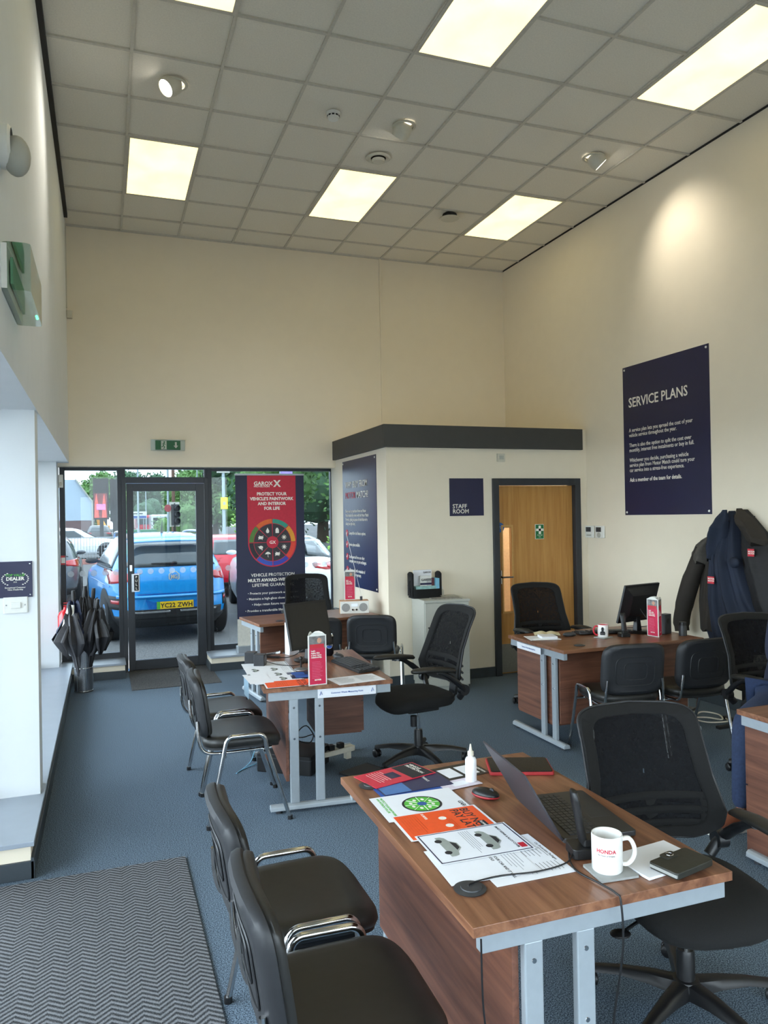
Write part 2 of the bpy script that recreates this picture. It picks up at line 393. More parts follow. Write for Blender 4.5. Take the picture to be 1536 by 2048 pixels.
s = MB().box(4.355, 4.462, SY+.024, SY+.03, 1.42, 1.58).build('first_aid_sign', m_white, d)
MB().box(4.36, 4.457, SY+.021, SY+.024, 1.425, 1.575).build('sign_face', m_signg, s)
MB().box(4.395, 4.422, SY+.018, SY+.021, 1.475, 1.565).box(4.364, 4.453, SY+.018, SY+.021, 1.507, 1.533).build('white_cross', m_letter, s)
text('First Aid\nbox', .018, m_letter, s, at(4.409, SY+.0205, 1.457), align='CENTER')
s = MB().lathe([(.052, 0), (.052, .004)], 28, Matrix.Translation((3.925, SY+.03, 1.555)) @ UPR).build('round_blue_sign', M('sign_blue', S(28,92,160), .4), d)
text('Fire door\nkeep shut', .017, m_letter, s, at(3.925, SY+.0255, 1.557), align='CENTER')
# inner room beyond the vision panel
struct('wall_staff_room_inner', MB().box(SX+.12, XR, SY+1.55, SY+1.6, 0, 2.5).box(SX+.12, XR, SY+1.53, SY+1.55, .0, 1.25), M('inner_beige_wall', S(216,196,172), .9))
_l = bpy.data.lights.new('staff_room_fill', 'POINT'); _l.energy = 40; _l.color = (1, .86, .68); _l.shadow_soft_size = .1  # added point light with no fitting, brightens the room behind the door window
_o = bpy.data.objects.new('staff_room_fill', _l); C.objects.link(_o); _o.location = (4.3, 7.8, 2.35)
struct('door_mat_well', MB().box(.235, 1.12, 7.97, 8.94, 0, .007), m_dmat).name = 'trim_8'
tag(MB().box(-.97, .358, .6, 3.93, 0, .010).build('entrance_mat', m_herr, bevel=.002), 'large grey herringbone entrance mat laid on blue carpet', 'mat')
# conduits
struct('trim_9', MB().box(3.255, 3.28, YB-.016, YB, 2.61, ZC), m_wall)
struct('trim_10', MB().box(XL, XL+.012, 8.70, 8.715, 3.98, ZC-.02), m_offw)

# ================================================================== CEILING THINGS
m_panel = E('light_panel_diffuser', (1.0, .84, .38), PANEL_E)
def light_panel(cx, k, label):
    x0, x1 = GX[cx], GX[cx+1]; y1, y0 = 7.785 - .5972*k, 7.785 - .5972*(k+2)
    t = thing('ceiling_light_panel', label, 'ceiling light', ((x0+x1)/2, (y0+y1)/2, ZC), 0, 'recessed ceiling light panels')
    hx, hy = (x1-x0)/2, (y1-y0)/2
    fr = MB().box(-hx, hx, -hy, -hy+.028, -.006, .01).box(-hx, hx, hy-.028, hy, -.006, .01).box(-hx, -hx+.028, -hy+.028, hy-.028, -.006, .01).box(hx-.028, hx, -hy+.028, hy-.028, -.006, .01)
    fr.build('frame', m_bar, t)
    MB().box(-hx+.028, hx-.028, -hy+.028, hy-.028, -.004, .008).build('diffuser', m_panel, t)
light_panel(0, 0, 'square-looking light panel over the glass door end, left of the far row')
light_panel(3, 0, 'light panel above the side of the staff room, middle of the far row')
light_panel(6, 0, 'light panel nearest the right wall in the far row')
light_panel(0, 5, 'light panel cut off at the top left of the ceiling')
light_panel(3, 5, 'large light panel in the middle of the near row')
light_panel(6, 5, 'large light panel in the near row beside the right wall')
light_panel(3, 10, 'added unseen light panel overhead of the camera in the middle column')  # unseen panels continue the rows from here, added for more room light
light_panel(6, 10, 'added unseen light panel overhead of the camera beside the right wall')
light_panel(0, 10, 'added unseen light panel overhead of the camera beside the left wall')
light_panel(3, 15, 'rearmost added unseen light panel in the middle column')
light_panel(6, 15, 'rearmost added unseen light panel beside the right wall')
m_lens = E('spot_lens', (1, .97, .9), 14)
def downlight(x, y, yaw, tilt, label, aim, power):
    t = thing('downlight', label, 'spotlight', (x, y, ZC), yaw, 'adjustable ceiling spotlights')
    MB().lathe([(.098, 0), (.10, -.006), (.078, -.010), (.076, 0)], 32, caps=False).build('trim_ring', m_offw, t, smooth=40)
    T = Matrix.Rotation(tilt, 4, 'Y')
    MB().lathe([(.060, -.095), (.066, -.095), (.074, -.05), (.074, .0), (.05, .03)], 32, T, caps=False).build('lamp_head', m_offw, t, smooth=40)
    MB().lathe([(.001, -.086), (.060, -.086)], 32, T, caps=False).build('lens', m_lens, t)
    ld = bpy.data.lights.new('downlight_lamp', 'SPOT'); ld.energy = power; ld.color = (1, .93, .8); ld.spot_size = math.radians(80); ld.spot_blend = 1.0; ld.shadow_soft_size = .05
    lo = bpy.data.objects.new('downlight_lamp', ld); C.objects.link(lo); lo.parent = t
    lo.matrix_local = Matrix.Rotation(tilt, 4, 'Y') @ Matrix.Translation((0, 0, -.097))
downlight(.53, 5.70, math.radians(205), math.radians(-48), 'white ceiling spotlight with glowing lens turned toward the left wall', None, SPOT_W)
downlight(2.36, 5.73, math.radians(110), math.radians(-42), 'white ceiling spotlight tilted away toward the back wall', None, SPOT_W)
downlight(4.19, 5.70, math.radians(-15), math.radians(-44), 'white ceiling spotlight aimed at the right wall above the service sign', None, SPOT_W*.9)
t = thing('smoke_detector', 'small round white smoke detector on the ceiling', 'smoke detector', (1.752, 5.72, ZC))
MB().lathe([(.055, 0), (.055, -.02), (.048, -.022), (.048, -.04), (.04, -.052), (.001, -.055)], 28).build('housing', m_white, t, smooth=35)
b = MB()
for k in range(10): b.box(.046, .0492, -.010, .010, -.037, -.025, Matrix.Rotation(2*PI*k/10, 4, 'Z'))
b.build('smoke_slots', m_black, t)
t = thing('ceiling_air_valve', 'round white air vent with dusty tile beside the middle light panel', 'air vent', (2.345, 6.31, ZC))
MB().lathe([(.105, 0), (.11, -.008), (.095, -.018), (.07, -.012), (.068, 0)], 32, caps=False).build('vent_ring', m_offw, t, smooth=40)
MB().lathe([(.001, -.045), (.05, -.042), (.058, -.03), (.058, -.02), (.001, -.018)], 32, caps=False).build('vent_disc', m_offw, t, smooth=40)
MB().lathe([(.001, -.003), (.07, -.003)], 24, caps=False).build('vent_throat', m_black, t)
t = thing('hanging_air_valve', 'round white vent disc hanging open below a sooty hole', 'air vent', (3.50, 7.27, ZC))
MB().lathe([(.001, -.055), (.10, -.05), (.103, -.045), (.001, -.04)], 32, caps=False).build('vent_disc', m_offw, t, smooth=40)
MB().lathe([(.085, -.04), (.075, -.003), (.001, -.003)], 24, caps=False).build('vent_throat', m_black, t)

# ================================================================== WALL THINGS
def sign(name, label, w, h, loc, rz, m, cat='sign', screws=False, t=.006):
    r = thing(name, label, cat, loc, rz)
    MB().box(-w/2, w/2, -t, 0, -h/2, h/2).build('board', m, r)
    if screws:
        for sx in (-1, 1):
            for sz in (-1, 1):
                MB().lathe([(.011, 0), (.009, .006), (.001, .008)], 14, Matrix.Translation((sx*(w/2-.028), -t, sz*(h/2-.028))) @ UPR, caps=False).build('screw_cap', m_white, r, smooth=40)
    return r
R90 = -PI/2
sp = sign('service_plans_sign', 'tall navy service plans sign on the right wall', 1.17, 1.50, (XR, 5.80, 2.414), R90, m_navy, screws=True)
text('SERVICE PLANS', .135, m_letter, sp, at(-.50, -.008, .335), bold=.012, xs=.90)
text('A service plan lets you spread the cost of your\nvehicle service throughout the year.\n\nThere is also the option to split the cost over\nmonthly, interest free instalments or buy in full.\n\nWhichever you decide, purchasing a vehicle\nservice plan from Motor Match could turn your\ncar service into a stress-free experience.', .054, m_letter, sp, at(-.50, -.008, .085), bold=.006, line=.93, xs=.86)
text('Ask a member of the team for details.', .054, m_letter, sp, at(-.50, -.008, -.415), bold=.02, xs=.88)
wb = sign('why_buy_sign', 'tall navy sign with a red tick list on the side of the staff room', 1.16, 1.43, (SX, 7.925, 1.625), R90, m_navy, screws=True)
text('WHY BUY FROM', .105, m_letter, wb, at(-.48, -.008, .40), bold=.006)
text('MOTOR', .105, m_redb, wb, at(-.48, -.008, .28)); text('MATCH?', .105, m_letter, wb, at(-.07, -.008, .28), bold=.006)
text('Every used car purchased from our Motor\nMatch dealership comes with the Motor Match\nPromise, giving you peace of mind that we’re\ndoing the right thing.', .05, m_letter, wb, at(-.48, -.008, .12), line=.95, xs=.85)
for zz, st in ((-.13, 'Competitive rate finance options.'), (-.26, 'Service plans available.'), (-.40, 'Stock sourced from our other\ncompany new car part-exchanges.'), (-.55, 'All cars sold with remainder of\nmanufacturer warranty.')):
    MB().lathe([(.04, 0), (.04, .003)], 20, Matrix.Translation((-.44, -.006, zz+.015)) @ UPR).build('tick_disc', m_redb, wb)
    MB().tube([(-.455, -.010, zz+.02), (-.444, -.010, zz+.004), (-.42, -.010, zz+.035)], .004, 6).build('tick_mark', m_letter, wb)
    text(st, .052, m_letter, wb, at(-.37, -.008, zz), bold=.006, line=.9, xs=.85)
st = sign('staff_room_sign', 'square navy staff room sign left of the oak door', .39, .388, (3.527, SY, 1.88), 0, m_navy)
text('STAFF\nROOM', .062, m_letter, st, at(-.165, -.008, -.115), bold=.012, line=.85)
t = thing('emergency_exit_sign', 'green running man emergency exit sign above the glass door', 'exit sign', (.685, YB, 2.537))
MB().rbox(-.185, .185, -.05, 0, -.06, .06, .01).build('housing', see_through('clear_acrylic', (1,1,1,1), (.86,.9,.88,1), .1), t)
MB().box(-.185, .185, -.012, 0, -.06, .06).build('back_tray', m_white, t)
MB().box(-.135, .135, -.04, -.013, -.05, .05).build('sign_face', m_signg, t)
MB().box(-.075, -.015, -.042, -.04, -.047, .047).build('doorway_symbol', m_letter, t)
b = MB(); b.lathe([(.009,0),(.009,.002)], 12, Matrix.Translation((-.040,-.042,.032)) @ UPR)
b.tube([(-.042,-.043,.020),(-.050,-.043,-.006),(-.038,-.043,-.020),(-.046,-.043,-.042)], .005, 6).tube([(-.050,-.043,-.006),(-.064,-.043,-.022),(-.072,-.043,-.018)], .0045, 6).tube([(-.060,-.043,.006),(-.052,-.043,.018),(-.036,-.043,.014),(-.028,-.043,.004)], .0035, 6)
b.build('running_figure', m_signg, t)
MB().poly([(.075,-.041,.035),(.075,-.041,-.005),(.06,-.041,-.005),(.085,-.041,-.036),(.11,-.041,-.005),(.095,-.041,-.005),(.095,-.041,.035)], (0,-.002,0)).build('arrow', m_letter, t)
# left upper wall
t = thing('emergency_light_box', 'clear plastic emergency light box cut off at the left edge', 'emergency light', (XL, 3.38, 2.66), PI/2)
MB().rbox(-.26, .30, -.10, 0, -.09, .09, .02).build('cover', MATS.get('x') or see_through('clear_green_acrylic', (1,1,1,1), (.72,.80,.76,1), .1), t)
MB().box(-.26, .30, -.02, 0, -.085, .085).build('back_tray', m_white, t)
MB().box(-.2, .26, -.035, -.025, -.05, .05).build('sign_face', M('pale_sign_green', S(120, 168, 136), .5), t)
for k in (.2, .235): MB().ell((k, -.085, -.07), (.006, .006, .006)).build('indicator_lamp', E('green_led', (.1, 1, .4), 3), t)
t = thing('dome_sensor', 'white dome sensor high on the left wall', 'sensor', (XL, 3.16, 3.12), PI/2)
MB().lathe([(.001, 0), (.08, 0), (.082, .03), (.07, .04)], 28, UPR, caps=False).build('mount', m_white, t, smooth=40)
MB().ell((0, -.055, -.03), (.062, .05, .075), 20, 12).build('dome', m_cab, t, smooth=60)
pq = sign('dealer_award_plaque', 'small navy top value dealer award plaque on the left pier', .19, .20, (-.475, 4.654, 1.384), 0, m_navy, cat='plaque', screws=False)
for sx in (-1, 1):
    for sz in (-1, 1): MB().lathe([(.006, 0), (.004, .006)], 12, Matrix.Translation((sx*.083, -.006, sz*.086)) @ UPR).build('screw_cap', m_chrome, pq)
text('TOP VALUE', .019, m_green, pq, at(.008, -.0075, .018), align='CENTER', bold=.01); text('DEALER', .026, m_letter, pq, at(.008, -.0075, -.004), align='CENTER', bold=.03)
text('2023', .009, m_letter, pq, at(.008, -.0075, -.017), align='CENTER'); text('Exceptional Customer\nValue Dealership', .0115, m_letter, pq, at(.008, -.0075, -.048), align='CENTER', bold=.01)
b = MB()
for sx in (-1, 1):
    for k in range(9):
        a = math.radians(-60 + 120*k/8)
        b.ell((.008 + sx*.066*math.cos(a*.9), -.0075, .003+.036*math.sin(a)), (.0045, .0006, .0028), 8, 4)
b.build('laurel_wreath', m_letter, pq)
t = thing('fused_switch', 'white wall switch plate under the award plaque', 'light switch', (-.466, 4.654, 1.243))
MB().rbox(-.062, .062, -.010, 0, -.044, .044, .006).build('plate', m_white, t, bevel=.002)
MB().box(-.024, .026, -.016, -.010, -.017, .017).build('rocker', m_white, t, bevel=.002)
for x in (-.047, .047): MB().lathe([(.004, 0), (.004, .0015)], 10, Matrix.Translation((x, -.010, 0)) @ UPR).build('screw', m_chrome, t)
t = thing('motion_sensor', 'white motion sensor at the top left corner of the front window', 'sensor', (-.435, 8.93, 2.14)); MB().rbox(-.025, .025, -.05, 0, -.07, .07, .015).build('body', m_white, t, bevel=.004)
MB().ell((0, -.05, -.03), (.018, .012, .022)).build('lens', m_offw, t)
t = thing('door_release_button', 'small red and white call point on the front window frame', 'call point', (-.425, 8.96, 1.28)); MB().box(-.022, .022, -.03, 0, -.05, .05).build('body', M('call_point_red', S(190,40,44), .4), t); MB().box(-.018, .024, -.034, -.03, -.03, .03).build('face', m_white, t)
t = thing('corner_sensor', 'tiny white sensor box in the upper back left corner', 'sensor', (XL+.03, 8.78, 3.93)); MB().rbox(-.028, .028, -.02, .03, -.04, .04, .008).build('body', m_offw, t)
t = thing('wall_switch_box', 'small square white switch box high left of the oak door', 'switch', (3.93, SY, 2.292)); MB().rbox(-.045, .045, -.03, 0, -.042, .042, .006).build('body', m_offw, t); MB().box(-.025, .025, -.034, -.03, -.02, .02).build('rocker', m_cab, t)
for y, lab, nm in ((7.0, 'left of the two white heating controls on the right wall', 'a'), (6.82, 'right of the two white heating controls, with a round dial', 'b')):
    t = thing('thermostat', lab, 'thermostat', (XR, y-.02, 1.487), R90, 'heating controls on the right wall')
    MB().rbox(-.075, .075, -.028, 0, -.065, .065, .01).build('body', m_white, t, bevel=.003)
    MB().box(-.05, .035, -.031, -.028, -.0, .05).build('screen', m_plasg, t)
    if nm == 'b': MB().lathe([(.028, 0), (.026, .008)], 20, Matrix.Translation((0, -.028, -.033)) @ UPR).build('dial', m_cab, t)
    else: MB().box(-.04, .04, -.031, -.028, -.045, -.03).build('button', m_cab, t)

# ================================================================== VISITOR CHAIRS
def cushion(b, outline, prof, mat=None):
    # outline(angle)->(a,b) unit shape; prof list of (scale, height, crown)
    rings = []
    for s_, h_ in prof: rings.append([(outline[k][0]*s_, outline[k][1]*s_, h_) for k in range(len(outline))])
    return b.loft(rings, mat=mat)
def superell(a, b, n, N=40, taper=0):
    out = []
    for k in range(N):
        t = 2*PI*k/N; c, s_ = math.cos(t), math.sin(t)
        x = math.copysign(abs(c)**(2/n), c)*a; y = math.copysign(abs(s_)**(2/n), s_)*b
        out.append((x, y*(1 + taper*x/a)))
    return out
def visitor_chair(label):
    t = thing('visitor_chair', label, 'chair', group='black stacking visitor chairs')
    ol = superell(.225, .235, 4.2, taper=.03)
    def seat_ring(s_, z, droop):
        return [(x*s_, y*s_, z - droop*max(0, (x*s_-.12)/.1)**2*.02 + .010*(y*s_/.235)**2) for x, y in ol]
    MB().loft([seat_ring(.90, .412, 1), seat_ring(.97, .418, 1), seat_ring(1.0, .438, 1), seat_ring(.985, .458, 1), seat_ring(.93, .470, 1), seat_ring(.87, .474, 1)] + [seat_ring(q_, .4765, 1) for q_ in (.8, .7, .6, .5, .4, .3, .2, .1, .02)]).build('seat', m_vinyl, t, smooth=60)
    MB().loft([seat_ring(.86, .400, 1), seat_ring(.955, .404, 1), seat_ring(.955, .420, 1)]).build('seat_pan', m_shell, t, smooth=40)
    # backrest: rings in (y,z), depth from an S-curve
    bo = superell(.225, .175, 5.0, 48)
    def bx(y, z): return -.235 - .14*(z-.62) + .35*max(0, z-.70)**2*-.9 + .42*y*y
    def ring(s_, d):
        return [(bx(y*s_, .645+z*s_) + d, y*s_*(1 + .0*z), .645 + z*s_) for y, z in bo]
    MB().loft([ring(.93, .004), ring(.965, .018), ring(.93, .034), ring(.75, .040), ring(.4, .040), ring(.04, .040)]).build('backrest', m_vinyl, t, smooth=60)
    sh = MB().loft([ring(.94, .012), ring(.995, .006), ring(1.0, -.006), ring(.965, -.022), ring(.86, -.032), ring(.78, -.028), ring(.5, -.028), ring(.04, -.028)]).build('back_shell', m_shell, t, smooth=40)
    rb = MB()
    for s_ in (.62, .36): rb.tube([(bx(y*s_, .635+z*s_*.9)-.030, y*s_, .635+z*s_*.9) for y, z in bo], .0032, 5, closed=True)
    rb.build('moulded_ridges', m_shell, sh, smooth=60)
    for sy in (-1, 1):
        y0, y1 = sy*.255, sy*.262
        loop = [(-.115, y0, .40)] + [(x, y0, z) for x, z in arc(-.062, .452, .040, 170, 95, 5)] + [(x, y0, z) for x, z in arc(.075, .452, .040, 85, 10, 5)] + [(.125, y0, .40)]
        MB().tube(loop, .0125, 10, sx=.9).build('side_loop', m_chrome, t, smooth=60)
        lg = MB().tube([(.125, y0, .40), (.245, y1, .012)], .0115, 10).build('leg', m_chrome, t, smooth=60)
        MB().cyl(.246, y1, 0, .022, .0145, 14).build('rubber_foot', m_plas, lg)
        lg = MB().tube([(-.115, y0, .40), (-.20, y1, .012)], .0115, 10).build('leg', m_chrome, t, smooth=60)
        MB().cyl(-.201, y1, 0, .022, .0145, 14).build('rubber_foot', m_plas, lg)
        MB().tube(smooth_path([(.16, sy*.19, .395), (-.12, sy*.20, .392), (-.215, sy*.205, .41), (-.245, sy*.205, .48), (-.252, sy*.195, .58)], 4), .009, 8).build('back_tube', m_chrome, t, smooth=60)
        MB().tube([(.115, sy*.255, .385), (.115, sy*.17, .385)], .008, 8).tube([(-.105, sy*.255, .385), (-.105, sy*.17, .385)], .008, 8).build('stretcher', m_chrome, t, smooth=60)
    return t
vc = visitor_chair('black visitor chair closest to the camera, its back beside the herringbone mat')
vc.location = (.575, 1.885, 0); vc.rotation_euler[2] = math.radians(-2)
dup(vc, (.585, 2.44, 0), math.radians(0), 'black visitor chair second from camera, pulled up to the far half of the nearest desk')
dup(vc, (.728, 4.48, 0), math.radians(-3), 'nearer visitor chair at the desk with the tilted monitor and red brochure stand')
dup(vc, (.725, 5.04, 0), math.radians(2), 'visitor chair nearest the glass door, at the desk with the tilted monitor')
dup(vc, (3.355, 4.41, 0), math.radians(79), 'left visitor chair with its back to the camera at the right wall desk')
dup(vc, (3.895, 4.37, 0), math.radians(86), 'right visitor chair at the right wall desk, in front of the hanging coats')
dup(vc, (2.33, 6.62, 0), math.radians(66), 'visitor chair in front of the radio desk, close to the grey cabinet')
dup(vc, (1.76, 6.66, 0), math.radians(84), 'visitor chair mostly hidden behind the tilted monitor')

# ================================================================== MESH OFFICE CHAIRS
def office_chair(label):
    t = thing('office_chair', label, 'office chair', group='black mesh office chairs')
    ol = superell(.245, .245, 3.2, 40, taper=.05)
    def sr(s_, z): return [(.02 + x*s_, y*s_, z - .035*max(0, (x*s_-.08)/.16)**2 + .012*(y*s_/.24)**2) for x, y in ol]
    MB().loft([sr(.75, .405), sr(.93, .415), sr(1.0, .44), sr(.99, .465), sr(.93, .485), sr(.75, .495), sr(.4, .495), sr(.05, .495)]).build('seat', m_fab, t, smooth=60)
    MB().rbox(-.13, .11, -.08, .08, .365, .415, .02).build('tilt_mechanism', m_plas, t, bevel=.004)
    MB().cyl(0, 0, .20, .37, .0145, 16).build('gas_lift', m_chrome, t, smooth=40)
    MB().lathe([(.001, .085), (.03, .085), (.03, .225), (.026, .235), (.001, .235)], 20).build('lift_sleeve', m_plas, t, smooth=40)
    MB().tube(smooth_path([(.02, -.05, .385), (.03, -.16, .38), (.06, -.24, .365)], 4), .006, 8).ell((.07, -.265, .36), (.028, .035, .010)).build('height_lever', m_plas, t, smooth=60)
    MB().cyl(.09, .10, .29, .36, .022, 16).build('tension_knob', m_plas, t, smooth=40)
    hub = MB().lathe([(.001, .075), (.045, .075), (.05, .10), (.042, .125), (.001, .13)], 24).build('base_hub', m_plas, t, smooth=40)
    for k in range(5):
        R = Matrix.Rotation(2*PI*k/5 + .3, 4, 'Z')
        rings = []
        for x, w, z0, z1 in ((.03, .032, .07, .125), (.12, .027, .082, .122), (.22, .022, .082, .108), (.30, .020, .066, .090), (.335, .018, .060, .082)):
            rings.append([(x, -w, z0), (x, w, z0), (x, w*.8, z1-.006), (x, w*.4, z1), (x, -w*.4, z1), (x, -w*.8, z1-.006)])
        lg = MB().loft(rings, mat=R).build('base_leg', m_plas, t, smooth=50)
        cs = MB(); W_ = R @ Matrix.Translation((.325, 0, .028)) @ Matrix.Rotation(.7*k, 4, 'Z') @ Matrix.Rotation(PI/2, 4, 'X')
        for q in (-1, 1): cs.lathe([(.001, q*.006), (.024, q*.006), (.027, q*.010), (.027, q*.020), (.022, q*.024), (.001, q*.024)], 18, W_, caps=False)
        cs.rbox(-.016, .016, -.006, .006, .02, .062, .004, mat=R @ Matrix.Translation((.325, 0, 0)))
        cs.build('caster', m_plas, lg, smooth=45)
    # back
    zc, hz = .79, .25
    def hw(z):
        P = [(.54, .19), (.60, .262), (.67, .270), (.76, .245), (.86, .230), (.96, .240), (1.04, .252)]
        if z <= P[0][0]: return P[0][1]
        for (a, p), (b_, q) in zip(P, P[1:]):
            if z <= b_:
                u = (z-a)/(b_-a); u = u*u*(3-2*u); return p + (q-p)*u
        return P[-1][1]
    def cx(z):
        v = z - .66; return -.225 - .36*max(0, v)*.9 - .9*min(0, v)**2*1.0 - .25*max(0, v)**2
    def pt(u, v, d=0.0):
        z = zc + v*hz; w = hw(z); y = u*w
        return (cx(z) + .055*(u*u) + d, y, z + .018*(1-u*u)*(1 if v > 0 else .3))
    N = 56; se = superell(1, 1, 7.5, N)
    def ring(s_, d, s2=None): return [pt(u*s_, v*(s2 or s_), d) for u, v in se]
    fr = MB(); rr = [ring(.78, -.008, .82), ring(.80, -.014, .84), ring(.98, -.014), ring(1.0, 0), ring(.98, .012), ring(.80, .012, .84), ring(.78, .006, .82), ring(.78, -.008, .82)]
    fr.loft(rr, caps=False).build('back_frame', m_fab, t, smooth=50)
    MB().tube(ring(1.005, -.002), .0055, 6, closed=True).build('frame_piping', m_shell, t, smooth=60)
    ms = MB(); ms.loft([ring(s_, 0) for s_ in (.88, .7, .5, .3, .12, .01)], caps=False).build('back_mesh', m_mesh, t, smooth=80)
    lb = MB()
    for v, w in ((-.34, .84), (-.55, .84), (-.76, .82)):
        lb.grid(lambda i, j: pt((i*2-1)*w, v + (j-.5)*.115, -.004), 16, 2)
    lb.grid(lambda i, j: pt((i-.5)*.22, -.86 + j*.52, -.006), 2, 8)
    for q in (-1, 1): lb.grid(lambda i, j: pt(q*(.70+.14*i), -.86 + j*.52, -.004), 2, 8)
    lb.build('lumbar_bars', m_fab, t, smooth=60, solid=.012)
    br = MB()
    br.loft([[(x, -w, z-.012), (x, w, z-.012), (x, w, z+.012), (x, -w, z+.012)] for x, z, w in ((.02, .385, .05), (-.14, .385, .045), (-.24, .40, .04), (-.285, .45, .036))])
    br.loft([[(x-.012, -w, z), (x-.012, w, z), (x+.012, w, z), (x+.012, -w, z)] for x, z, w in ((-.285, .44, .036), (-.300, .52, .04), (-.29, .60, .05), (-.262, .67, .06))])
    for z in (.58, .625, .67):
        br.tube([(-.245, -.19, z), (-.285, -.08, z), (-.29, .08, z), (-.245, .19, z)], .009, 6)
    br.build('back_bracket', m_plas, t, smooth=40)
    for sy in (-1, 1):
        a = MB().tube(smooth_path([(-.20, sy*.215, .47), (-.20, sy*.262, .53), (-.13, sy*.275, .60), (-.05, sy*.275, .655), (.0, sy*.272, .672)], 4), [.024]*10 + [.020]*7, 10, sx=.8)
        a.lathe([(.001, -.02), (.036, -.02), (.036, .02), (.001, .02)], 18, Matrix.Translation((-.205, sy*.262, .53)) @ Matrix.Rotation(PI/2, 4, 'X'), caps=False)
        a.build('arm_support', m_plas, t, smooth=50)
        pr = []
        for x, w, h, z in ((-.135, .012, .008, .668), (-.12, .032, .016, .672), (-.02, .038, .019, .686), (.10, .040, .019, .694), (.17, .036, .017, .694), (.195, .016, .010, .692)):
            pr.append([(x, sy*.275 + w*math.cos(2*PI*k/14), z + h*math.sin(2*PI*k/14)) for k in range(14)])
        MB().loft(pr).build('arm_pad', m_vinyl, t, smooth=60)
    return t
oc = office_chair('large black mesh office chair behind the nearest desk with the laptop')
oc.location = (1.83, 2.07, 0); oc.rotation_euler[2] = math.radians(-102)
dup(oc, (2.00, 4.80, 0), math.radians(187), 'black mesh office chair seen side on beside the tilted monitor desk')
dup(oc, (3.66, 5.72, 0), math.radians(-98), 'black mesh office chair in front of the oak door')
dup(oc, (2.09, 8.0, 0), math.radians(-97), 'black mesh office chair by the front window behind the radio desk')
dup(oc, (4.03, 3.62, 0), math.radians(-98), 'black mesh office chair at the right edge with the seated person').scale = (1, 1, .94)
oc.scale = (1, 1, .905)

# ================================================================== DESKS
def desk(label, loc, rz, Wd, L, ped=None, port=((-.0, .0),)):
    # local: x 0..Wd (x=0 visitor side), y 0..L ; origin at the near-left corner
    t = thing('office_desk', label, 'desk', loc, rz, 'walnut desks on grey frames')
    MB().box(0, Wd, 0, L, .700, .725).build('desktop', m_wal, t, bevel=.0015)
    for yy, d_ in ((.018, 1), (L-.018, -1)):
        MB().box(.03, Wd-.01, min(yy, yy+d_*.03), max(yy, yy+d_*.03), .648, .700).build('end_rail', m_grey, t, bevel=.002)
        for xx in (.175, .325):
            lg = MB().box(xx-.026, xx+.026, min(yy+d_*.004, yy+d_*.029), max(yy+d_*.004, yy+d_*.029), .05, .648).build('leg', m_grey, t, bevel=.004)
            for zz in (.60, .42): MB().lathe([(.007, 0), (.006, .002)], 12, Matrix.Translation((xx, yy+(.004 if d_ > 0 else -.004), zz)) @ Matrix.Rotation((PI/2)*d_, 4, 'X')).build('bolt', m_chrome, lg)
        fo = MB(); fo.loft([[(x, yy+d_*.016-.026, .018), (x, yy+d_*.016+.026, .018), (x, yy+d_*.016+.024, .040), (x, yy+d_*.016+.010, .050), (x, yy+d_*.016-.010, .050), (x, yy+d_*.016-.024, .040)] for x in (.03, Wd-.03)])
        ft = fo.build('foot_bar', m_grey, t, bevel=.003)
        for x in (.08, Wd-.08): MB().cyl(x, yy+d_*.016, 0, .02, .018, 14).build('levelling_foot', m_plasg, ft)
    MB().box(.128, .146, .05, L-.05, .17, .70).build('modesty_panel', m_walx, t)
    if ped:
        x0, x1, y0, y1, z0 = ped
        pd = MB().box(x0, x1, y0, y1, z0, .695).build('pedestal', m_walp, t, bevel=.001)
        zz = [z0+.01, z0+(.69-z0)*.5, .69]
        for a, b_ in zip(zz, zz[1:]): MB().box(x1, x1+.016, y0+.003, y1-.003, a, b_-.006).build('drawer', m_walp, pd, bevel=.001)
    for px_, py_ in port:
        p = MB().lathe([(.040, .725), (.043, .7285), (.034, .7300), (.001, .7300)], 28, Matrix.Translation((px_, py_, 0)), caps=False).build('cable_port', m_plasg, t, smooth=40)
        MB().lathe([(.028, .730), (.027, .7325), (.001, .7325)], 24, Matrix.Translation((px_+.004, py_, 0)), caps=False).build('cap_insert', m_plasg, p, smooth=40)
    return t
desk('walnut desk nearest the camera with laptop and honda mug', (.800, 1.607, 0), math.radians(-.8), .775, 1.115, None, ((.075, .17), (.075, .985)))
desk('walnut desk near the glass door with tilted monitor, keyboard and drink can', (.837, 4.285, 0), math.radians(-5.0), .765, 1.09, (.40, .70, .55, .95, .27), ((.1, 1.0),))
desk('walnut desk beside the right wall with a white and red mug', (4.28, 4.575, 0), math.radians(90), .785, 1.25, (.22, .74, .86, 1.19, .13), ((.13, 1.03),))
desk('walnut desk by the front window carrying the radio', (2.55, 7.05, 0), math.radians(97), .64, 1.24, (.2, .6, .08, .42, .1), ((.12, 1.0),))
desk('walnut desk cut off at the right edge, beside the seated person', (4.05, 2.10, 0), math.radians(90), .778, 1.165, (.15, .76, .78, 1.12, .02), ((.1, .1),))

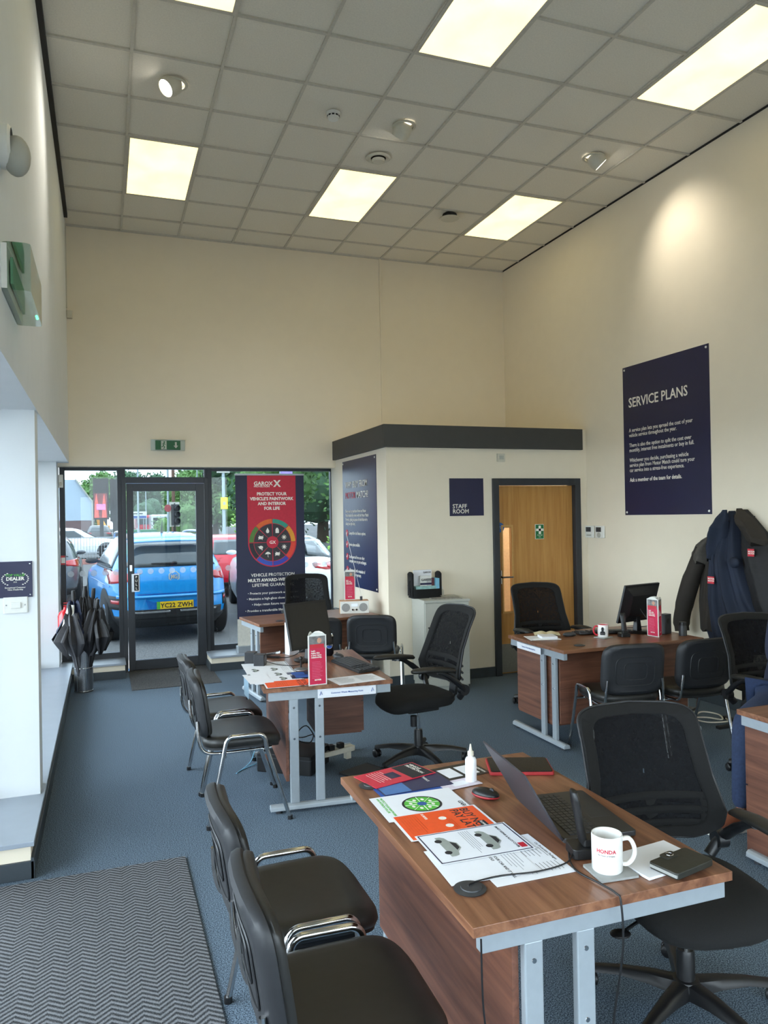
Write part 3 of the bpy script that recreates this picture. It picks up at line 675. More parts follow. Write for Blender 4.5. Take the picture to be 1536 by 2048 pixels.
# ================================================================== THINGS ON DESKS
def sheet(name, label, cat, cx, cy, w, h, rz, z, m=m_paper, group=None, th=.0008):
    t = thing(name, label, cat, (cx, cy, z), rz, group)
    MB().box(-w/2, w/2, -h/2, h/2, 0, th).build('paper', m, t)
    return t
def prt(t, x0, x1, y0, y1, m, z=.0009, name='printed_panel', th=.0002): return MB().box(x0, x1, y0, y1, z, z+th).build(name, m, t)
def lines(t, x0, x1, y0, dy, n, m=m_ink, th=.0012, z=.0009):
    b = MB()
    for k in range(n): b.box(x0, x0+(x1-x0)*random.uniform(.7, 1), y0-dy*k-th, y0-dy*k, z, z+.0002)
    b.build('text_lines', m, t)
def ftext(s, size, m, t, x, y, z=.0011, **k): return text(s, size, m, t, Matrix.Translation((x, y, z)), ext=.0001, **k)
def disc(t, x, y, r0, r1, m, z, name='printed_disc', a0=0, a1=360, n=40):
    b = MB(); ps = []
    for k in range(n+1):
        a = math.radians(a0+(a1-a0)*k/n); ps.append((math.cos(a), math.sin(a)))
    b.loft([[(x+c*r0, y+s_*r0, z) for c, s_ in ps], [(x+c*r1, y+s_*r1, z) for c, s_ in ps]], closed=False, caps=False)
    return b.build(name, m, t)
def car_picture(t, x, y, s, z=.0013):
    P = [(-.5, 0), (-.5, .12), (-.42, .2), (-.25, .24), (-.1, .38), (.15, .38), (.3, .25), (.46, .2), (.5, .1), (.5, 0)]
    MB().poly([(x+px*s, y+py*s, z) for px, py in P], (0, 0, .0002)).build('car_picture', M('photo_silver', S(150,156,150), .6), t)
    b = MB()
    for q in (-.3, .3): b.lathe([(.085*s, z+.0002), (.085*s, z+.0005)], 16, Matrix.Translation((x+q*s, y+.01*s, 0)))
    b.poly([(x+px*s, y+py*s, z+.0002) for px, py in ((-.2, .24), (-.08, .35), (.13, .35), (.24, .25))], (0, 0, .0003)); b.build('picture_wheels', m_inkd, t)
DT = .7262
RZP = -PI/2
t = sheet('promotional_sheet', 'white laminated sheet with a green segmented wheel on the nearest desk', 'paper', .985, 2.355, .215, .297, RZP-.03, DT+.0012)
disc(t, 0, .005, .001, .060, m_green, .0012, 'green_wheel'); disc(t, 0, .005, .060, .068, m_inkd, .0012, 'wheel_rim')
disc(t, 0, .005, 0.001, .016, m_blue, .0015, 'wheel_hub')
for k in range(8):
    a = 2*PI*k/8+.4; MB().ell((.038*math.cos(a), .005+.038*math.sin(a), .0015), (.009, .006, .0003), 10, 4).build('wheel_icon', m_letter, t)
for k in range(8):
    a = 2*PI*k/8; MB().tube([(.018*math.cos(a), .005+.018*math.sin(a), .0014), (.060*math.cos(a), .005+.060*math.sin(a), .0014)], .0009, 5).build('wheel_spoke', m_letter, t)
ftext('GAROX', .022, m_inkd, t, .02, .125, bold=.02); ftext('PROTECT YOUR PAINTWORK\nAND INTERIOR FOR LIFE', .012, m_green, t, -.095, -.115, bold=.02)
t = sheet('promotional_sheet', 'orange buy now pay later sheet beside the green wheel sheet', 'paper', .995, 2.185, .195, .297, RZP-.03, DT+.0024)
prt(t, -.092, .092, -.140, .140, m_orange)
ftext('BUY NOW,\nPAY LATER', .040, m_inkd, t, -.082, .085, bold=.02, line=.85); lines(t, -.02, .08, .03, .007, 3, m_inkd)
for x, y in ((-.03, .005), (.03, .005)): disc(t, x, y, .001, .013, m_letter, .0013)
ftext('BUMPER', .013, m_letter, t, -.085, -.05, bold=.02); prt(t, .03, .085, .098, .122, m_inkd, .0012); ftext('BUMPER', .012, m_letter, t, .033, .105, z=.0017); lines(t, -.08, .08, -.07, .009, 7, m_inkd, th=.0008)
t = sheet('promotional_sheet', 'white sheet with two silver car pictures and a dark border, below the orange sheet', 'paper', 1.012, 2.015, .20, .30, RZP-.03, DT+.0036)
for a in ((-.096, .096, .140, .144), (-.096, .096, -.144, -.140), (.092, .096, -.14, .14), (-.096, -.092, -.14, .14)): prt(t, *a, m_navy)
car_picture(t, .0, .03, .13); car_picture(t, .0, -.10, .13); lines(t, -.08, .08, .012, .007, 5); ftext('SMART REPAIR & ALLOY COVER', .011, m_inkd, t, -.08, .105, bold=.01); prt(t, .05, .08, .115, .135, m_redb, .0012)
t = sheet('promotional_sheet', 'white customer letter sheet nearest the cable port of the nearest desk', 'paper', .975, 1.905, .215, .26, RZP-.06, DT+.0012)
ftext('LOOK AFTER YOUR CAR AND IT WILL\nLOOK AFTER YOU!', .0125, m_inkd, t, -.095, .045, bold=.01, line=1.2); lines(t, -.09, .09, .11, .01, 5)
t = sheet('price_list_sheet', 'white price list sheet poking out under the other papers toward the mug', 'paper', 1.07, 1.885, .26, .24, RZP-.02, DT)
lines(t, -.04, .02, .10, .012, 9, m_inkd); lines(t, .05, .11, .10, .012, 9, m_inkd); ftext('Car Protection Packages', .012, m_inkd, t, -.07, .105)
t = sheet('brochure', 'crimson brochure with a dark photo at the far end of the nearest desk', 'brochure', 1.005, 2.645, .15, .27, RZP+.25, DT+.005, M('crimson_gloss', S(205, 40, 66), .3), 'brochures on the nearest desk', .002)
prt(t, -.07, .07, .03, .13, m_inkd, .0021, 'photo_panel'); MB().box(-.03, .03, -.035, .01, .0022, .0025).build('printed_panel', m_navy, t); lines(t, -.06, .05, -.03, .012, 6, m_letter, z=.0022); ftext('VEHICLE\nPROTECTION', .018, m_letter, t, -.06, .105, z=.0026, bold=.02)
t = sheet('brochure', 'dark blue brochure half under the crimson one on the nearest desk', 'brochure', 1.03, 2.545, .14, .27, RZP+.05, DT+.0018, M('blue_gloss', S(40, 46, 84), .3), 'brochures on the nearest desk', .002)
prt(t, -.068, .068, -.13, -.03, M('mid_blue_print', S(72,118,178), .35), .0021, 'blue_panel'); ftext('Protect', .02, m_letter, t, -.05, .06, z=.0025)
t = sheet('brochure', 'thin light blue folder under the dark blue brochure on the nearest desk', 'brochure', 1.02, 2.50, .12, .27, RZP+.02, DT+.0005, m_blue, 'brochures on the nearest desk', .001)
t = sheet('leaflet', 'black and white protection leaflet behind the white bottle', 'paper', 1.235, 2.60, .14, .22, RZP+.12, DT, M('leaflet_black', S(40, 38, 36), .4))
for q in (-.03, .045): prt(t, -.045, .05, q-.03, q+.03, m_paper, .001)
ftext('PAINT PROTECTION', .013, m_letter, t, -.064, .09, bold=.02)
t = sheet('card_slip', 'pale lilac card slip between the brochures and the bottle', 'paper', 1.19, 2.48, .08, .15, RZP+.12, DT+.001, M('pale_lilac_paper', S(214, 204, 216), .7)); prt(t, -.02, .02, -.03, .03, m_paper, .001)
# white dropper bottle
t = thing('dropper_bottle', 'white plastic dropper bottle with a conical nozzle on the nearest desk', 'bottle', (1.243, 2.49, DT))
MB().lathe([(.001, 0), (.019, 0), (.0205, .004), (.0205, .078), (.017, .086), (.009, .090), (.009, .096), (.001, .096)], 28).build('bottle_body', M('bottle_white', S(232,234,240), .35), t, smooth=45)
MB().lathe([(.0115, .094), (.0115, .108), (.006, .112), (.0025, .135), (.001, .136)], 20).build('nozzle', m_offw, t, smooth=45)
# laptop
t = thing('laptop', 'open dark grey laptop on the nearest desk, its lid toward the visitor chairs', 'laptop', (1.375, 2.065, DT), math.radians(0))
# local: keyboard toward +x (staff), hinge at -x side ; width along y
t.rotation_euler[2] = math.radians(-8)
MB().rbox(-.10, .135, -.175, .175, .002, .017, .01).build('base', M('laptop_grey', S(58, 58, 60), .4, .3), t, bevel=.002)
LT = Matrix.Translation((-.102, 0, .014)) @ Matrix.Rotation(math.radians(-30), 4, 'Y')
ld = MB().rbox(-.006, 0, -.175, .175, 0, .232, .001, mat=LT).build('lid', M('laptop_lid', S(64, 62, 68), .45, .3), t, bevel=.002)
MB().box(.0005, .0012, -.165, .165, .012, .222, LT).build('screen', M('laptop_screen', S(14,14,18), .12), ld)
MB().cyl(0, 0, 0, .001, .001).box(-.075, .035, -.155, .155, .0165, .0175).build('keyboard_deck', m_plas, t)
kb = MB()
for r_ in range(6):
    for c_ in range(15): kb.box(-.072+r_*.0175, -.072+r_*.0175+.0150, -.153+c_*.0205, -.153+c_*.0205+.0178, .0175, .0192)
kb.build('keys', m_plasg, t)
MB().box(.05, .115, -.05, .05, .0168, .0175).build('touchpad', m_plasg, t)
def mouse(label, x, y, z, rz, m, m2):
    t = thing('computer_mouse', label, 'mouse', (x, y, z), rz)
    MB().ell((0, 0, .014), (.052, .031, .019), 24, 12).build('shell', m, t, smooth=70)
    MB().ell((0, 0, .010), (.054, .0335, .010), 24, 8).build('side_band', m2, t, smooth=70)
    MB().lathe([(.001,-.003),(.008,-.003),(.008,.003),(.001,.003)], 14, Matrix.Translation((.025, 0, .030)) @ Matrix.Rotation(PI/2, 4, 'X'), caps=False).build('scroll_wheel', m_plasg, t)
mouse('black and red mouse beside the laptop lid', 1.215, 2.325, DT, math.radians(-60), m_plas, M('mouse_red', S(150, 30, 36), .4))
# tablet / phone case
t = thing('tablet_case', 'dark tablet in a red edged case behind the laptop', 'tablet', (1.475, 2.545, DT), math.radians(-22))
MB().rbox(-.12, .12, -.085, .085, 0, .012, .012).build('case', M('case_red', S(160, 36, 40), .5), t, bevel=.002)
MB().rbox(-.114, .114, -.08, .08, .012, .015, .010).build('screen', M('tablet_black', S(14, 12, 12), .15), t)
# cordless phone + cradle
def cordless(label, x, y, z, rz):
    t = thing('cordless_phone', label, 'phone', (x, y, z), rz)
    b = MB().rbox(-.04, .04, -.035, .035, 0, .028, .012); b.rbox(-.024, .024, -.03, .0, .028, .048, .008); b.build('cradle', m_plas, t, bevel=.002)
    T = Matrix.Translation((0, -.006, .036)) @ Matrix.Rotation(math.radians(-10), 4, 'X')
    rings = [[(w*math.cos(2*PI*k/16), d_*math.sin(2*PI*k/16), z_) for k in range(16)] for z_, w, d_ in ((0, .021, .010), (.01, .023, .012), (.07, .020, .011), (.12, .024, .012), (.145, .022, .009), (.148, .018, .006))]
    MB().loft(rings, mat=T).build('handset', m_plas, t, smooth=50)
cordless('black cordless phone standing in its cradle beside the laptop', 1.262, 1.838, DT, math.radians(75))
# mugs
def mug(label, x, y, z, rz, m_in, m_h, h=.098, r=.041):
    t = thing('mug', label, 'mug', (x, y, z), rz)
    MB().lathe([(.001, .0), (r-.003, 0), (r, .004), (r, h-.002), (r-.001, h), (r-.004, h-.001), (r-.0045, h-.004), (r-.005, .008), (.001, .007)], 40, caps=False).build('cup', M('mug_white', S(232, 230, 226), .2, coat=.4), t, smooth=45)
    MB().tube(smooth_path([(r-.003, 0, h*.84), (r+.018, 0, h*.86), (r+.031, 0, h*.62), (r+.029, 0, h*.36), (r+.014, 0, h*.17), (r-.003, 0, h*.17)], 5), .0062, 10, sx=1.25).build('handle', m_h, t, smooth=60)
    if m_in: MB().lathe([(r-.0048, h-.003), (r-.0055, .010), (.001, .009)], 40, caps=False).lathe([(r+.0002, h-.006), (r-.0008, h+.0003), (r-.0042, h-.0008)], 40, caps=False).build('inner_glaze', m_in, t, smooth=45)
    return t
def wrap_text(s, size, m, parent, r, z, ang, bold=0.0):
    # text bent round a cylinder, centred on angle ang
    o = text(s, size, m, parent, Matrix.Identity(4), align='CENTER', bold=bold, ext=.0002)
    for v in o.data.vertices:
        a = ang + v.co.x/r; rr = r + .0005 + v.co.z; v.co = (rr*math.cos(a), rr*math.sin(a), z + v.co.y)
    return o
mg = mug('white mug with red car maker lettering on a grey coaster', 1.265, 1.722, DT+.006, math.radians(-25), None, MATS['mug_white'] if 'mug_white' in MATS else M('mug_white', S(232,230,226), .2, coat=.4))
wrap_text('HONDA', .0140, M('honda_red', S(190, 30, 50), .4), mg, .041, .058, math.radians(-105), bold=.03)
wrap_text('The Power of Dreams', .0052, m_inkd, mg, .041, .050, math.radians(-105))
t = thing('coaster', 'square grey coaster under the lettered mug', 'coaster', (1.27, 1.715, DT), math.radians(-6)); MB().rbox(-.056, .056, -.05, .05, 0, .006, .004).build('pad', M('coaster_grey', S(150,152,150), .6), t)
t = thing('notepad', 'blank white notepad under the black wallet at the desk corner', 'notepad', (1.43, 1.722, DT), math.radians(6)); MB().box(-.105, .105, -.075, .075, 0, .007).build('pages', m_paper, t)
t = thing('leather_wallet', 'black leather organiser with a clasp lying on the white notepad', 'wallet', (1.455, 1.655, DT+.0075), math.radians(12))
MB().rbox(-.078, .078, -.046, .046, 0, .018, .010).build('cover', M('black_leather', S(38, 38, 32), .5, var=.15, scale=60, bump=.3), t, bevel=.003)
MB().box(-.0785, .070, -.044, .040, .005, .013).build('page_edges', M('edge_silver', S(150,150,146), .4), t)
MB().rbox(-.03, .02, .02, .05, .018, .021, .008).build('strap', MATS['black_leather'], t); MB().tube([( -.005+.010*math.cos(a/8*2*PI), .034+.010*math.sin(a/8*2*PI), .0225) for a in range(8)], .0015, 6, closed=True).build('clasp', m_chrome, t)
def cable(label, pts, r=.0026, m=m_plas, name='cable', n=6): return tag(MB().tube(smooth_path(pts, n), r, 8).build(name, m, smooth=60), label, 'cable')
cable('black power lead from the laptop over the near edge of the nearest desk', [(1.262, 1.905, .738), (1.235, 1.86, .731), (1.20, 1.80, .730), (1.185, 1.74, .730), (1.20, 1.66, .731), (1.205, 1.607, .731), (1.207, 1.590, .715), (1.207, 1.586, .60), (1.20, 1.62, .40), (1.17, 1.63, .15), (1.14, 1.62, .004)], .0028)
cable('thin black lead from the phone cradle to the desk cable port', [(1.235, 1.835, .745), (1.19, 1.80, .731), (1.09, 1.785, .7305), (.99, 1.80, .731), (.93, 1.80, .731), (.882, 1.785, .735), (.876, 1.778, .73)], .0022)
cable('black lead hanging beside the walnut front panel of the nearest desk', [(.817, 1.600, .70), (.818, 1.598, .55), (.83, 1.595, .42), (.835, 1.60, .28), (.84, 1.60, .01)], .0025)

# ---- brochure tower
def tower(label, x, y, z, rz):
    t = thing('brochure_stand', label, 'brochure stand', (x, y, z), rz, 'crimson triangular brochure stands')
    w, h = .105, .30
    dpt = w*math.sqrt(3)/2
    fr = MB(); P = [(-w/2, -dpt/3), (w/2, -dpt/3), (0, 2*dpt/3)]
    for px_, py_ in P: fr.cyl(px_, py_, 0, h-.01, .004, 8)
    fr.poly([(a, b_, 0) for a, b_ in P], (0, 0, .003)); fr.build('frame', m_white, t)
    for k in range(3):
        R = Matrix.Rotation(2*PI*k/3, 4, 'Z') @ Matrix.Translation((0, -dpt/3, 0))
        MB().poly([(-w/2, 0, .0), (w/2, 0, .0), (w/2, 0, h-.012), (w/4, 0, h+.002), (0, 0, h-.004+.01), (-w/4, 0, h+.002), (-w/2, 0, h-.012)], (0, -.002, 0), R).build('back_card', m_white, t)
        bp = MB().box(-w/2+.004, w/2-.004, -.0035, -.002, .006, h-.085, R).build('brochure', m_red, t)
        ph_ = MB().box(-w/2+.004, w/2-.004, -.0035, -.002, h-.085, h-.016, R).build('photo', M('brochure_photo_grey', S(120, 118, 116), .5, var=.35, scale=45), t)
        MB().ell((.012, -.0035, h-.042), (.014, .0008, .016), 10, 6, R).build('photo_figure', m_skin, ph_)
        MB().box(-w/2+.006, w/2-.012, -.0042, -.0036, h-.085, h-.062, R).build('photo_car', m_redb, ph_)
        text('Let’s\nmake this\na long term\nrelationship.', .0135, m_letter, bp, R @ at(-w/2+.013, -.0042, h-.105), bold=.03, line=.9, ext=.0002)
        b = MB()
        for q in range(11): b.box(-w/2+.018, -w/2+.018+random.uniform(.045, .066), -.0040, -.0035, h-.165-.0092*q, h-.1635-.0092*q, R)
        b.build('text_lines', M('pink_print', S(226, 120, 150), .6), bp)
        text('MOTOR', .011, m_letter, bp, R @ at(0, -.0042, .028), align='CENTER', bold=.04, ext=.0002)
    return t
tower('crimson brochure stand at the front edge of the tilted monitor desk', 1.146, 4.285, DT, math.radians(4))
tower('crimson brochure stand showing two sides on the right wall desk', 4.02, 4.80, DT, math.radians(38))
tower('crimson brochure stand standing on top of the radio', 2.335, 7.36, DT+.128, math.radians(-8))

# ---- monitors
def monitor(label, x, y, z, rz, tilt, w, h):
    t = thing('computer_monitor', label, 'monitor', (x, y, z), rz)   # screen faces -y
    MB().lathe([(.001, 0), (.105, 0), (.108, .006), (.09, .014), (.001, .017)], 32).build('base', m_plas, t, smooth=40)
    MB().loft([[(-a, .0-b_, zz), (a, -b_, zz), (a, b_, zz), (-a, b_, zz)] for zz, a, b_ in ((.012, .03, .022), (.10, .022, .016), (.16, .026, .016))]).build('stand', m_plas, t, bevel=.003)
    T = Matrix.Translation((0, -.02, .085)) @ Matrix.Rotation(tilt, 4, 'X')
    hs = MB().rbox(-w/2, w/2, -.02, .0, 0, h, .004, mat=T); hs.loft([[(-a, yy, z0_), (a, yy, z0_), (a, yy, z1_), (-a, yy, z1_)] for yy, a, z0_, z1_ in ((0, w/2-.015, .015, h-.015), (.022, w/2-.06, .05, h-.06), (.03, w/2-.08, .07, h-.08))], mat=T)
    hs = hs.build('housing', m_plas, t, bevel=.002)
    MB().box(-w/2+.016, w/2-.016, -.0215, -.0198, .02, h-.016, T).build('screen', M('dark_screen', S(30, 28, 27), .3), t)
    text('hanns·g', .014, m_plasg, hs, T @ at(0, .0305, h-.045) @ Matrix.Rotation(PI, 4, 'Y'), align='CENTER')
    return t
monitor('black monitor tilted back with its dark screen toward the camera', 1.30, 5.02, DT, math.radians(24), math.radians(-14), .36, .315)
for m_ in [o for o in C.objects if o.name.startswith('computer_monitor') and o.type == 'EMPTY']: m_.rotation_euler = (0, math.radians(12)*0, m_.rotation_euler[2])
monitor('black monitor seen from behind on the right wall desk', 4.02, 5.02, DT, math.radians(193), math.radians(-16), .42, .315)
# ---- keyboards
def keyboard(label, x, y, z, rz):
    t = thing('keyboard', label, 'keyboard', (x, y, z), rz)
    T = Matrix.Rotation(math.radians(4), 4, 'X')
    MB().rbox(-.22, .22, -.075, .075, .002, .018, .01, mat=T).build('case', m_plas, t, bevel=.002)
    b = MB()
    for r_ in range(5):
        for c_ in range(20):
            if c_ in (14, 16): continue
            b.box(-.212+c_*.0213, -.212+c_*.0213+.018, -.062+r_*.0225, -.062+r_*.0225+.018, .018, .0235, T)
    b.build('keys', m_plasg, t); return t
keyboard('black keyboard on the tilted monitor desk', 1.515, 4.69, DT, math.radians(-83))
keyboard('black keyboard behind the mug on the right wall desk', 3.75, 5.10, DT, math.radians(165))
mouse('black mouse between the drink can and the keyboard', 1.50, 5.00, DT, math.radians(100), m_plasg, m_plas)
mouse('black mouse near the open notebook on the right wall desk', 3.425, 5.09, DT, math.radians(-20), m_plasg, m_plas)
# can
t = thing('drink_can', 'black cola can with a round blue and red emblem', 'can', (1.47, 5.13, DT), math.radians(-100))
MB().lathe([(.001, .002), (.024, .0), (.027, .006), (.033, .016), (.033, .132), (.031, .140), (.0265, .149)], 36, caps=False).build('can_body', M('can_black', S(26, 26, 34), .3, .4), t, smooth=45)
MB().lathe([(.033, .128), (.0315, .140), (.027, .149), (.0265, .152), (.025, .150), (.024, .147), (.001, .147)], 36, caps=False).build('can_top', m_chrome, t, smooth=45)
def can_disc(z0, rad, m, a_lo, a_hi, dr):
    pts = [(rad*math.cos(math.radians(a_lo+(a_hi-a_lo)*k/20)), rad*math.sin(math.radians(a_lo+(a_hi-a_lo)*k/20))) for k in range(21)]
    me = MB(); me.loft([[((.033+dr)*math.cos(u/.033*s_), (.033+dr)*math.sin(u/.033*s_), z0 + v*s_) for u, v in pts] for s_ in (.001, .5, 1)], closed=False, caps=False)
    return me.build('emblem', m, t)
can_disc(.078, .025, M('emblem_white', S(225,228,235), .4), 0, 360, .0004); can_disc(.078, .023, M('emblem_red', S(205, 34, 52), .4), 25, 155, .0008); can_disc(.078, .023, M('emblem_blue', S(30, 80, 170), .4), 205, 335, .0008)
wrap_text('PEPSI', .014, M('emblem_ink', S(14,14,20), .4), t, .034, .0725, 0, bold=.04)
# speakers
for x, y, lab in ((.955, 4.99, 'nearer small black cube speaker on the tilted monitor desk'), (.915, 5.10, 'farther small black cube speaker on the tilted monitor desk')):
    t = thing('cube_speaker', lab, 'speaker', (x, y, DT), math.radians(-25), 'small desktop cube speakers')
    MB().rbox(-.036, .036, -.036, .036, 0, .074, .006).build('cabinet', m_plasg, t, bevel=.003)
    MB().lathe([(.030, 0), (.028, .003), (.014, .001), (.001, .004)], 24, Matrix.Translation((.036, 0, .038)) @ Matrix.Rotation(PI/2, 4, 'Y'), caps=False).build('speaker_cone', M('cone_grey', S(96,96,98), .4), t, smooth=40)
t = thing('stapler', 'small chrome stapler behind the cube speakers', 'stapler', (1.09, 5.22, DT), math.radians(-30))
MB().rbox(-.05, .05, -.016, .016, 0, .012, .008).build('foot', m_plas, t); MB().loft([[(x, -.013, z), (x, .013, z), (x, .011, z+.018), (x, -.011, z+.018)] for x, z in ((-.05, .012), (0, .020), (.05, .030))]).build('arm', m_chrome, t, bevel=.003)
t = thing('desk_microphone', 'round silver based microphone stand beside the tilted monitor', 'microphone', (1.17, 4.74, DT)); MB().lathe([(.001, 0), (.045, 0), (.044, .004), (.018, .012), (.001, .014)], 28).build('base', M('satin_silver', S(140,140,142), .35, .6), t, smooth=40); MB().cyl(0, 0, .012, .065, .006, 12).ell((0, 0, .07), (.011, .011, .014)).build('stem', m_plas, t, smooth=50)
cable('black cable looping from the cube speakers behind the brochure stand', [(.99, 5.0, .75), (1.06, 4.93, .733), (1.15, 4.86, .731), (1.22, 4.88, .735), (1.27, 4.95, .75)], .0025)
cable('second black cable arching behind the tilted monitor', [(.95, 5.11, .76), (1.05, 5.17, .745), (1.18, 5.12, .74), (1.27, 5.08, .79), (1.30, 5.06, .82)], .003)
t = thing('product_box', 'tall white product box half hidden behind the tilted monitor', 'box', (1.245, 5.30, DT), math.radians(20)); MB().box(-.04, .04, -.03, .03, 0, .225).build('carton', m_paper, t); MB().box(-.039, .039, -.031, -.03, .165, .224).build('gold_panel', M('gold_print', S(168, 150, 96), .5), t); text('GAROX', .022, m_inkd, t, at(-.04, -.031, .14), bold=.02)
# papers on desk 2
for i, (cx_, cy_, w, lab) in enumerate(((.985, 4.965, .20, 'white sheet under the cube speakers on the tilted monitor desk'), (.975, 4.80, .22, 'white car sheet next to the speakers on the tilted monitor desk'), (.965, 4.63, .21, 'white car sheet in the middle of the tilted monitor desk'), (.965, 4.49, .21, 'white warranty sheet touching the orange sheet on the tilted monitor desk'))):
    t = sheet('promotional_sheet', lab, 'paper', cx_, cy_, w, .297, RZP-.07, DT+.0005+.0012*i)
    lines(t, -w/2+.015, w/2-.02, .12, .011, 4)
    if i: car_picture(t, -.01, .02, .10)
    if i in (1, 2): car_picture(t, -.01, -.10, .10)
    prt(t, -w/2+.005, w/2-.005, .140, .144, m_navy)
t = sheet('promotional_sheet', 'orange sheet at the front corner of the tilted monitor desk', 'paper', 1.005, 4.345, .18, .297, RZP-.07, DT+.006)
prt(t, -.084, .084, -.14, .14, m_orange); ftext('BUY NOW,\nPAY LATER', .036, m_inkd, t, -.078, .075, bold=.02, line=.85); prt(t, .03, .08, .10, .125, m_inkd, .0012); lines(t, -.07, .07, -.02, .012, 6, m_inkd, th=.001)
for yy, lab in ((4.60, 'blue leaflet beside the brochure stand, farther one'), (4.50, 'blue leaflet beside the brochure stand, nearer one')):
    t = sheet('leaflet', lab, 'paper', 1.155, yy, .10, .21, RZP-.1, DT+.0062 if yy < 4.55 else DT+.0040, m_navy); prt(t, -.04, .04, -.08, .0, m_blue); ftext('GAROX', .014, m_letter, t, -.03, .05)
t = sheet('contract_paper', 'white printed contract at the front right of the tilted monitor desk', 'paper', 1.40, 4.31, .30, .20, math.radians(6), DT+.0003)
lines(t, -.12, -.01, .075, .0095, 15); lines(t, .015, .13, .075, .0095, 15)
t = thing('measuring_label', 'white ruler label stuck on the end rail of the tilted monitor desk', 'label', (1.325, 4.256, .672), math.radians(-5)); MB().box(-.175, .175, -.002, 0, -.026, .026).build('strip', m_paper, t)
text('Customer Waste Measuring Point', .014, m_blue, t, at(0, -.003, -.005), align='CENTER', bold=.01, ext=.0002)
b = MB()
for k in range(30):
    for zz in (-.02, .018): b.box(-.125+.0088*k, -.124+.0088*k, -.0025, -.002, zz, zz+.004)
b.build('ruler_marks', m_ink, t)
for sx in (-1, 1): MB().tube([(sx*.155-.008, -.003, -.01), (sx*.155, -.003, .012), (sx*.155+.006, -.003, -.006)], .002, 6).build('logo_mark', m_blue, t)
t = thing('measuring_label', 'white ruler label stuck on the end rail of the right wall desk', 'label', (3.025, 5.04, .672), math.radians(-90)); MB().box(-.17, .17, -.002, 0, -.024, .024).build('strip', m_paper, t); text('Customer Waste Measuring Point', .014, m_blue, t, at(0, -.003, -.005), align='CENTER', bold=.01, ext=.0002)
t = thing('lanyard', 'dark lanyard cords hanging off the visitor side of the tilted monitor desk', 'lanyard', (.822, 4.66, DT), 0)
for q in (0, .014, .028): MB().tube(smooth_path([(.02, q, .004), (-.012, q, .001), (-.016, q*1.2, -.06), (-.014, q*.8, -.14)], 4), .003, 6).build('cord', m_inkd, t, smooth=60)
t = thing('plastic_wallet', 'clear plastic wallet of papers hanging over the left desk edge', 'paper', (.835, 4.57, DT+.0065), 0)
MB().box(-.05, .09, -.16, .12, 0, .0012).build('sleeve', m_paper, t); MB().box(-.052, -.05, -.1, .05, -.10, .001).build('flap', M('pale_blue_sleeve', S(170,200,220), .3), t)
# under desk 2
t = thing('black_case', 'flat black case on the floor under the tilted monitor desk', 'case', (1.19, 5.08, 0), math.radians(-38))
MB().rbox(-.20, .20, -.16, .16, 0, .125, .015).build('shell', m_plas, t, bevel=.004); MB().rbox(-.202, .202, -.162, .162, .095, .101, .016).build('lid_seam', m_plasg, t)
t = thing('power_strip', 'white power strip with black plugs under the tilted monitor desk', 'power strip', (1.45, 5.06, .05), math.radians(18)); MB().rbox(-.19, .19, -.03, .03, 0, .035, .01).build('strip', m_offw, t, bevel=.003)
for q in (-.08, 0, .08): MB().rbox(q-.022, q+.022, -.022, .022, .035, .07, .006).build('plug', m_plas, t, bevel=.003)
MB().rbox(-.16, -.12, -.02, .02, -.05, 0, .004).rbox(.12, .16, -.02, .02, -.05, 0, .004).build('strip_leg', m_offw, t)
cable('pale blue network cable trailing on the carpet behind the visitor chairs', [(.98, 5.32, .10), (.93, 5.25, .02), (.86, 5.16, .004), (.80, 5.08, .003), (.86, 5.15, .004), (1.0, 5.24, .01), (1.12, 5.28, .02)], .0032, M('cable_blue', S(130, 190, 220), .4), 'network_cable')
cable('tangled black cables above the black case under the desk', [(1.18, 5.2, .30), (1.22, 5.12, .2), (1.28, 5.18, .16), (1.33, 5.08, .2), (1.28, 5.0, .17), (1.2, 5.06, .2), (1.3, 5.14, .25), (1.36, 5.04, .14)], .004)
t = thing('floor_tray', 'flat dark document tray on the carpet beside the middle office chair', 'tray', (1.62, 4.70, 0), math.radians(25)); MB().rbox(-.13, .13, -.18, .18, 0, .012, .012).build('tray_base', m_plas, t); MB().tube([(.125, -.17, .012), (.125, .17, .012)], .005, 8).build('tray_edge', m_plasg, t)
t = thing('laptop_bag', 'dark laptop sleeve lying on the carpet near the middle office chair', 'bag', (1.98, 5.10-.62, 0), math.radians(30)); MB().rbox(-.15, .15, -.11, .11, 0, .02, .02).build('sleeve', m_fab, t, bevel=.004)
# things on desk 3
t = thing('paper_stack', 'white papers and pad at the left end of the right wall desk', 'paper', (3.19, 5.11, DT), math.radians(-15)); MB().box(-.12, .12, -.10, .10, 0, .002).build('sheet', m_paper, t); MB().box(-.02, .10, -.07, .06, .002, .020).build('pad', m_paper, t)
MB().tube([(-.09, -.06, .004), (.03, -.09, .004)], .004, 8).build('pen', m_white, t)
t = thing('open_notebook', 'open cream notebook on the right wall desk', 'notebook', (3.32, 5.25, DT), math.radians(-28))
for q in (-1, 1): MB().grid(lambda i, j: (q*i*.10, (j-.5)*.15, .004+.012*math.sin(PI*min(i*1.2, 1))*(1-.3*i)), 8, 2).build('page_block', M('cream_paper', S(224, 214, 180), .8), t, solid=.003)
mg = mug('white mug with a red handle and black portrait on the right wall desk', 3.62, 4.925, DT+.006, math.radians(160), m_redb, m_redb, .095, .041)
MB().ell((-.0, 0, 0), (.001,.001,.001)).build('inner_dot', m_redb, mg)
b = MB()
